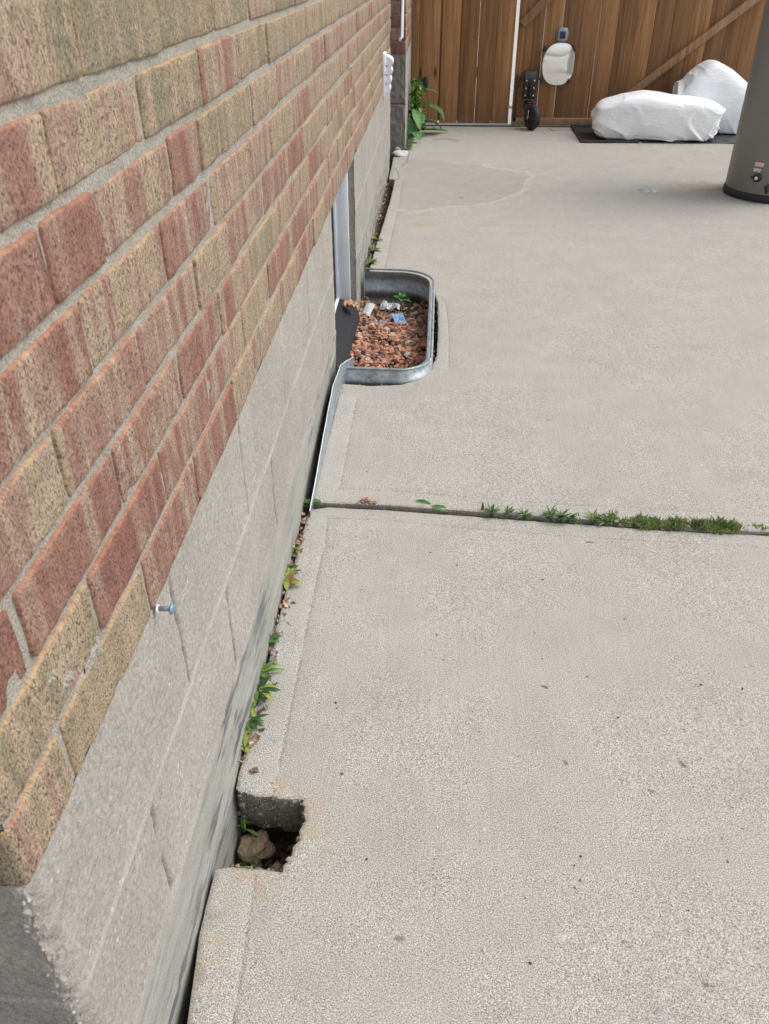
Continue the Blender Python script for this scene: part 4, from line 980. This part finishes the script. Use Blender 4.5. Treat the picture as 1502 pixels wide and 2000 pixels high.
def sh2(p):
    t = p.z / .22; p.x *= 1 - .18 * max(0, t); 
    return p
R2 = Matrix.Rotation(rad(-38), 3, 'Y') @ Matrix.Rotation(rad(8), 3, 'X')
e, P, nv, nu = bag('white_bag', (1.845, 6.05, .200), (.27, .13, .165), Matrix.Rotation(rad(32), 3, 'Y'), (.7, 1.0), 11, 'white stuffed bag propped upright on the gate beside the water heater', shape=sh2)
b = B(); b.tube([P[i * nv + int(nv * .80)] for i in range(6, nu - 4)], .0035, 6); b.build('seam', BAG, e)
rr = random.Random(4)
for k in range(2):
    b = B(); c = (1.640 + k * .075, 6.10, .318 + k * .045); b.grid(lambda u, v, c=c, k=k: (c[0] + .020 * math.cos(u * 6.28) * math.sin(v * 3.1) * (1 + .3 * nz(u * 5, v * 5, k)), c[1] + .018 * math.sin(u * 6.28) * math.sin(v * 3.1), c[2] + .026 * math.cos(v * 3.1) * (1 + .4 * nz(u * 4, v * 3, k + 3))), lin(0, 1, 18), lin(0, 1, 12)); b.build('tied_corner', BAG, e)
# heater
hc = (1.656, 4.337); HR = .216
ht = empty('water_heater', (*hc, Z1), 'tall grey cylindrical water heater standing on the driveway', 'water heater')
b = B(); b.lathe([(HR - .012, .034), (HR - .002, .036), (HR, .044), (HR, .8), (HR, 1.20), (HR - .005, 1.215), (HR - .03, 1.235), (.05, 1.245)], (*hc, Z1), 'z', 96); b.build('jacket', JACKET, ht, auto=50)
b = B(); b.lathe([(HR - .02, .002), (HR + .003, .003), (HR + .006, .010), (HR + .005, .030), (HR + .001, .0345), (HR - .02, .035)], (*hc, Z1), 'z', 96); b.build('base_ring', RUBBER, ht, auto=50)
def hp(px, off=0.0):                          # point on the jacket seen at px
    d = ray(px); ox, oy = -hc[0], -hc[1]; R_ = HR + off; A = d[0] ** 2 + d[1] ** 2; Bq = 2 * (ox * d[0] + oy * d[1]); C = ox * ox + oy * oy - R_ * R_
    t = (-Bq - math.sqrt(max(0, Bq * Bq - 4 * A * C))) / (2 * A); p = np.array([0, 0, 1.]) + d * t; return math.atan2(p[1] - hc[1], p[0] - hc[0]), p[2]
def curved(b, a0, a1, z0, z1, off, mi=0):
    b.grid(lambda u, v: (hc[0] + (HR + off) * math.cos(u), hc[1] + (HR + off) * math.sin(u), v), lin(a0, a1, 10), [z0, z1], mi)
lw = simple('label_white', (.75, .77, .80), .4, 0, .04, 30, .02); lr = simple('label_red', (.42, .09, .07), .4, 0, .1, 30, .02); lk = simple('label_ink', (.20, .18, .22), .5, 0, .1, 30, .02)
a1_, z1_ = hp((1476.5, 316)); a2_, z2_ = hp((1473.5, 329))
for (px, py, wA, hh, rh, ns) in (((1477, 313), 0, .19, .024, .007, 14), ((1474, 325), 0, .155, .022, .007, 11)):
    a0, zt = hp(px); b = B(); curved(b, a0, a0 + wA, zt - hh, zt - rh, .0010, 0); curved(b, a0, a0 + wA, zt - rh, zt, .0011, 1)
    rr = random.Random(int(px[0]))
    for row, zz in enumerate((zt - rh - .006, zt - rh - .012)):
        a = a0 + .01 + row * .02
        while a < a0 + wA - .015 - row * .02:
            w = rr.uniform(.004, .010); curved(b, a, a + w, zz - .0014, zz + .0014, .0015, 2); a += w + .004
    o = b.build('warning_label', [lw, lr, lk], ht)
a0, zt = hp((1480, 347)); b = B(); nvv = Vector((math.cos(a0), math.sin(a0), 0)); cc = Vector((hc[0], hc[1], zt)) + nvv * HR
b.tube([cc - nvv * .003, cc + nvv * .014, cc + nvv * .020, cc + nvv * .022], [.019, .019, .015, .008], 20); b.tube([cc + nvv * .008 + Vector((0, 0, 0)), cc + nvv * .010 + Vector((-.026, .012, .002))], .004, 8)
vk = b.build('thermostat_knob', BLACKM, ht)
b = B(); b.tube([cc + nvv * .0215, cc + nvv * .0235], [.008, .0075], 14); b.build('knob_mark', lw, vk)
a0, zt = hp((1500, 366)); b = B(); nvv = Vector((math.cos(a0), math.sin(a0), 0)); cc = Vector((hc[0], hc[1], zt)) + nvv * HR
b.tube([cc - nvv * .003, cc + nvv * .025], .012, 12); b.tube([cc + nvv * .02 + Vector((-.012, 0, .008)), cc + nvv * .02 + Vector((.03, 0, -.010))], .006, 8); b.tube([cc + nvv * .022, cc + nvv * .022 - Vector((0, 0, .022))], .008, 8); b.build('drain_valve', BLACKM, ht)

# ================================================================ SMALL THINGS
c = G((1265, 373), Z1); b = B()
b.grid(lambda u, v: (c[0] + (u - .5) * .085 + .008 * nz(u * 5, v * 5), c[1] + (v - .5) * .09, Z1 + .002 + .020 * abs(nz(u * 4 + 3, v * 4, 2)) * math.sin(math.pi * u) * math.sin(math.pi * v) * 2), lin(0, 1, 22), lin(0, 1, 22))
tag(b.build('plastic_scrap', FILM, smooth=False), 'crumpled clear plastic scrap lying on open concrete left of the water heater', 'plastic scrap')
c = G((780, 304), Z1); b = B(); b.stone((-.217, 5.17, Z1 + .010), .043, 5, 3, (1, 1.15, .42), .22, Col=(.60, .58, .54, 1))
tag(b.build('stone', ROCK), 'flat white broken stone on the slab at the far end of the house wall', 'stone')
b = B(); b.stone((-.243, 5.235, Z1 + .014), .022, 9, 3, (1, 1, .9), .15, Col=(.25, .25, .23, 1))
tag(b.build('stone', ROCK), 'small grey rounded stone behind the flat white one at the wall end', 'stone')
# inside the broken hole
hcx = G((496, 1655), -.098); b = B(); b.stone((hcx[0], hcx[1], -.100), .024, 21, 3, (1.05, .95, .8), .32, Col=(.22, .17, .12, 1))
tag(b.build('stone', ROCK, smooth=False), 'rough brown lump of concrete at the bottom of the broken hole', 'stone')
b = B(); rr = random.Random(6)
for i in range(130):
    x = rr.uniform(-.268, -.140); y = rr.uniform(.60, .75); dead_leaf(b, (x, y, -.128 + rr.random() * .014), rr.uniform(.015, .034), i + 300, rr.choice(browns), .7)
tag(b.build('leaf_litter', LEAFM), 'dark dead leaves packed inside the broken hole', 'leaf litter', kind='stuff')
b = B(); rr = random.Random(61); hp_ = jag(hole, .004, .0035, 2)
for i in range(420):
    k = rr.randrange(1, len(hp_) - 1); dpt = rr.random() ** 1.3 * .075; rad_ = rr.choice([.0012, .0018, .0026, .0038])
    b.stone((hp_[k][0] + rr.uniform(-.003, .003), hp_[k][1] + rr.uniform(-.003, .003), -.0015 - dpt - rad_ * .5), rad_, i + 700, 1, (1, 1, .9), .5, Col=(*rr.choice([(.20, .18, .15), (.30, .28, .24), (.13, .11, .09), (.24, .17, .12)]), 1))
for i in range(220):
    b.stone((rr.uniform(-.262, -.165), rr.uniform(.61, .74), -.128 + rr.random() * .012), rr.uniform(.0015, .006), i + 1700, 1, (1, 1, .8), .5, Col=(*rr.choice([(.07, .05, .035), (.11, .08, .055), (.20, .17, .13)]), 1))
tag(b.build('rubble', ROCK, smooth=False), 'crumbled concrete grains and soil clods lining the broken hole', 'rubble', kind='stuff')
# litter along the gap
b = B(); rr = random.Random(16)
for i in range(620):
    y = rr.uniform(.755, 1.43) if i < 430 else rr.uniform(3.02, 4.55); x0 = -.268 if y < 2 else -.266
    x = rr.uniform(x0, x0 + (.022 if y < 2 else .016)); dead_leaf(b, (x, y, -.016 + rr.random() * .018), rr.uniform(.006, .016), i + 900, rr.choice(browns + [(.26, .17, .16), (.30, .22, .2)]), .6)
for i in range(90):
    y = rr.uniform(.755, 1.43); b.tube([(-.266 + rr.random() * .015, y, -.012), (-.266 + rr.random() * .018, y + rr.uniform(-.02, .02), -.002), (-.266 + rr.random() * .015, y + rr.uniform(-.03, .03), -.012)], .0009, 4, Col=(.16, .11, .08, 1))
tag(b.build('leaf_litter', LEAFM), 'brown leaf bits and twigs filling the gap between wall and concrete', 'leaf litter', kind='stuff')
b = B(); rr = random.Random(26)                 # crumbs by the well
for i in range(150):
    t = rr.random(); k = int(t * 8) ; a_ = np.array(well_out[k]); c_ = np.array(well_out[k + 1]); p = a_ + (c_ - a_) * rr.random(); 
    b.stone((p[0] + rr.uniform(-.014, .008), p[1] + rr.uniform(-.008, .012), Z1 - .004 + rr.uniform(-.012, .002)), rr.uniform(.0015, .004), i, 1, (1, 1, .7), .4, Col=(*rr.choice([(.14, .09, .06), (.28, .23, .18), (.09, .06, .05)]), 1))
for i in range(170):
    p = G((rr.uniform(620, 1500), rr.uniform(300, 1950))); b.stone((p[0], p[1], Z1 + .0005 if p[1] > 1.46 else .001), rr.choice([.0006, .0008, .0012, .0019]) * (1 + .5 * (p[1] > 2.5)), i + 400, 1, (1, 1, .5), .4, Col=(*rr.choice([(.14, .11, .09), (.24, .19, .15), (.55, .52, .48), (.10, .09, .08)]), 1))
tag(b.build('dirt_crumbs', ROCK), 'brown dirt crumbs and grit scattered over the concrete and around the window well', 'dirt', kind='stuff')
GREEN = (.085, .165, .045); LIME = (.24, .29, .06); DARKG = (.045, .095, .03)
def weed(p, n, L, w, cols, label, seed, lean=.5, up=.5, cat='weed', group=None, name='weed', rise=None):
    rr = random.Random(seed); b = B(); p = np.array(p)
    for i in range(int(n * 1.5)):
        a = rr.random() * 6.28; el = rr.uniform(.1, 1) * up; l_ = L * 1.4 * rr.uniform(.6, 1.15); st = p + np.array([rr.uniform(-.004, .004), rr.uniform(-.006, .006), rr.random() * .006])
        b.leaf(st, (math.cos(a), math.sin(a) * .8, el + .15), (0, 0, 1), l_, w * 1.15 * rr.uniform(.7, 1.2), rr.uniform(.3, 1.1), 6, .05, rr.choice(cols), rr.uniform(.1, .5), i + seed)
        b.tube([p - np.array([0, 0, .008]), st], .0008, 4, Col=(*GREEN, 1))
    return tag(b.build(name, PLANT), label, cat, group)
wd = [((577, 1075), 6, .018, .0022, [LIME, (.35, .33, .1)], 'yellowish grass wisps just below the metal flashing in the wall gap'),
      ((569, 1120), 7, .014, .0016, [DARKG, LIME], 'thin dark green sprig in the wall gap above the yellow-leaved weed'),
      ((556, 1143), 6, .026, .0055, [LIME, (.22, .27, .06), (.25, .16, .06)], 'yellow-green broadleaf weed with reddish leaf, highest broadleaf in the wall gap'),
      ((570, 1112), 3, .018, .003, [DARKG, (.1, .12, .05)], 'dark small leaf pair lying over the slab edge'),
      ((524, 1252), 8, .018, .0055, [GREEN, (.06, .16, .06)], 'round-leaved green weed midway down the wall gap'),
      ((508, 1318), 10, .030, .0038, [GREEN, LIME, (.12, .24, .05)], 'tall green and yellow grassy weed, the uppermost of the dense clump'),
      ((505, 1352), 10, .030, .0045, [GREEN, LIME, DARKG], 'bushy green weed in the middle of the dense clump by the wall'),
      ((497, 1378), 7, .026, .0035, [LIME, GREEN], 'pale yellow-stalked weed at the lower end of the dense clump'),
      ((487, 1411), 7, .026, .0045, [DARKG, GREEN], 'dark green weed with spread leaves below the dense clump'),
      ((480, 1460), 4, .012, .0028, [LIME], 'tiny lime green sprout just above the broken hole'),
      ((605, 988), 5, .020, .006, [GREEN, DARKG], 'green leaves at the lower tip of the metal flashing'),
      ((738, 470), 9, .026, .005, [(.10, .14, .04), LIME], 'olive weed in the far wall gap beyond the window well'),
      ((729, 492), 9, .026, .005, [(.10, .14, .04), GREEN], 'mossy green weed in the middle of the far wall gap'),
      ((721, 517), 10, .030, .005, [GREEN, (.14, .2, .05)], 'green weed right behind the far rim of the window well')]
for i, (px, n, L, w, cs, lab) in enumerate(wd):
    p = G(px, .004); p[0] = min(p[0], -.245); weed(p, n, L, w, cs, lab, 50 + i, up=.8, group='weeds in the wall gap')
p = G((465, 1602), -.075); weed((-.256, .712, -.075), 4, .026, .0022, [GREEN, LIME], 'grass blade growing out of the wall side in the broken hole', 80)
p = G((497, 1683), -.115); weed((-.232, .672, -.105), 4, .022, .0022, [GREEN, (.12, .25, .08)], 'grass sprout beside the lump inside the broken hole', 81)
# weeds in the joint between slabs
yj = lambda x: np.interp(x, [q[0] for q in joint2], [q[1] for q in joint2]) + .010
b = B(); p = G((838, 996)); b.leaf((p[0] + .006, p[1] + .004, .006), (-1, .25, .15), (0, -.3, 1), .045, .011, .3, 7, .1, (.07, .17, .04), .35, 1); b.leaf((p[0] + .004, p[1], .008), (1, -.25, .1), (0, -.3, 1), .045, .008, .5, 7, .1, (.06, .16, .04), .35, 2)
tag(b.build('weed', PLANT), 'single pair of broad green leaves at the left end of the slab joint', 'weed', 'weeds in the slab joint')
b = B(); p = G((941, 1003)); b.leaf((p[0], p[1], 0), (.05, .2, 1), (0, -1, .2), .026, .003, .2, 5, 0, (.10, .03, .03), .3, 1); b.tube([(p[0], p[1], -.01), (p[0], p[1], .004)], .001, 4, Col=(.1, .04, .03, 1))
tag(b.build('weed', PLANT), 'dark reddish upright sprig in the slab joint', 'weed', 'weeds in the slab joint')
js = [(958, 7, .016, 'small green sprig right of the dark reddish one in the slab joint'), (991, 5, .012, 'tiny sprig, second right of the dark reddish one in the joint'), (1022, 5, .012, 'tiny sprig left of the row of upright joint weeds'), (1073, 9, .016, 'upright green sprig starting the row of joint weeds'),
      (1092, 8, .016, 'second upright sprig in the row of joint weeds'), (1108, 8, .016, 'third upright sprig in the row of joint weeds'), (1155, 11, .018, 'spiky green sprig standing between the sparse row and the dense mat'), (1180, 9, .015, 'low green sprig touching the left edge of the dense mat')]
for i, (px, n, L, lab) in enumerate(js):
    p = G((px, 996 + (px - 950) * .072)); weed((p[0], yj(p[0]) - .002, .003), n + 5, L * 1.2, .0019, [GREEN, DARKG, (.13, .2, .06)], lab, 120 + i, up=1.6, group='weeds in the slab joint')
b = B(); rr = random.Random(77)
tufts = [(rr.gauss(1248, 30), 34, 1) for _ in range(26)] + [(rr.uniform(1305, 1432), 30, 1.1) for _ in range(44)] + [(rr.uniform(1435, 1500), 12, .75) for _ in range(9)] + [(rr.uniform(1120, 1215), 12, .7) for _ in range(10)]
for ti, (px, nn, sz) in enumerate(tufts):
    p = G((px, 1015 + (px - 1175) * .07)); tx = p[0]; ty = yj(tx) + rr.gauss(0, .005); tall = rr.uniform(.55, 1.25) * sz; cc_ = rr.choice([GREEN, DARKG, (.13, .22, .05), (.17, .19, .07), (.10, .20, .045)])
    for i in range(nn):
        b.leaf((tx + rr.gauss(0, .005), ty + rr.gauss(0, .003), .0 + rr.random() * .010 * tall), (rr.uniform(-1, 1), rr.uniform(-1.1, .8), rr.uniform(.1, 1.7)), (0, -1, .5), rr.uniform(.008, .019) * tall, .0015, rr.uniform(.1, .9), 3, 0, rr.choice([cc_, cc_, (.22, .20, .09)]), .3, i)
tag(b.build('ground_cover', PLANT), 'dense low green mat of ground cover in the slab joint', 'ground cover', kind='stuff')
b = B(); rr = random.Random(31)
for i in range(260):
    x = rr.uniform(-.24, .75); dead_leaf(b, (x, yj(x) + rr.uniform(-.004, .004), -.012 + rr.random() * .010), rr.uniform(.004, .012), i + 5000, rr.choice(browns), .6)
p = G((716, 982), Z1)
for i in range(22): dead_leaf(b, (p[0] + rr.gauss(0, .008), p[1] + rr.gauss(0, .005), Z1 + .001 + rr.random() * .004), rr.uniform(.005, .012), i + 6000, rr.choice([(.28, .15, .10), (.22, .13, .09)]))
tag(b.build('leaf_litter', LEAFM), 'reddish brown leaf crumbs along the joint between the slabs', 'leaf litter', kind='stuff')
# burdock by the gate post
bd = empty('broadleaf_weed', (-.16, 5.86, Z1), 'large leafy green weed growing against the far house corner by the gate', 'weed')
def big_leaf(p, d, L, w, curl, sd_, c_=(.075, .17, .06), up=(0, 0, 1)):
    b = B(); b.leaf(p, d, up, L, w, curl, 14, .22, c_, .35, sd_); return b.build('leaf', PLANT, bd)
big_leaf((-.130, 5.85, .165), (1, -.25, .55), .205, .042, 1.75, 1); big_leaf((-.120, 5.84, .085), (1, .1, .30), .17, .033, 1.3, 2)
big_leaf((-.13, 5.88, .03), (1, .2, .02), .20, .030, .15, 3); big_leaf((-.165, 5.72, .18), (.35, -.8, -.3), .16, .032, .8, 4, (.10, .22, .07))
big_leaf((-.18, 5.62, .06), (.5, -.6, .1), .11, .040, .9, 5); big_leaf((-.185, 5.7, .12), (.0, -.7, -.5), .13, .036, .5, 6, (.08, .2, .09)); big_leaf((-.12, 5.80, .28), (1, -.2, .1), .12, .020, .5, 7); big_leaf((-.17, 5.78, .15), (.6, -.6, .1), .12, .034, 1.2, 8)
b = B(); rr = random.Random(12)
for i in range(420):
    z = rr.uniform(.02, .33); x = -.185 + rr.random() * .085 * (1 - z); y = 5.86 + rr.gauss(0, .07)
    b.leaf((x, y, z), (rr.uniform(-.6, 1), rr.uniform(-1, .3), rr.uniform(-.6, .8)), (0, 0, 1), rr.uniform(.02, .05), rr.uniform(.006, .013), rr.uniform(.1, 1), 4, .2, rr.choice([(.08, .17, .03), (.13, .22, .035), (.05, .10, .025), (.17, .24, .05)]), .3, i)
b.build('foliage', PLANT, bd)
b = B()
for i in range(7): b.tube([(-.16, 5.86, .0), (-.165 + rr.uniform(-.02, .03), 5.86 + rr.uniform(-.05, .05), .16), (-.165 + rr.uniform(-.03, .05), 5.84 + rr.uniform(-.06, .06), .32)], [.005, .004, .002], 6, Col=(.12, .15, .05, 1))
b.build('stem', PLANT, bd)
b = B(); rr = random.Random(14)
for i in range(160):
    y = rr.uniform(5.31, 5.62); x = -.192 + rr.random() * .028
    b.leaf((x, y, Z1 + rr.random() * .025), (rr.uniform(-.5, 1), rr.uniform(-1, .6), rr.uniform(0, 1)), (0, 0, 1), rr.uniform(.012, .03), .0035, rr.uniform(.1, .9), 3, 0, rr.choice([GREEN, (.12, .24, .05), DARKG]), .3, i)
tag(b.build('ground_cover', PLANT), 'low fine green weeds along the foot of the far house corner', 'ground cover', kind='stuff')

for o in bpy.data.objects:
    if '_o' in o: del o['_o']
sc.render.engine = 'CYCLES'
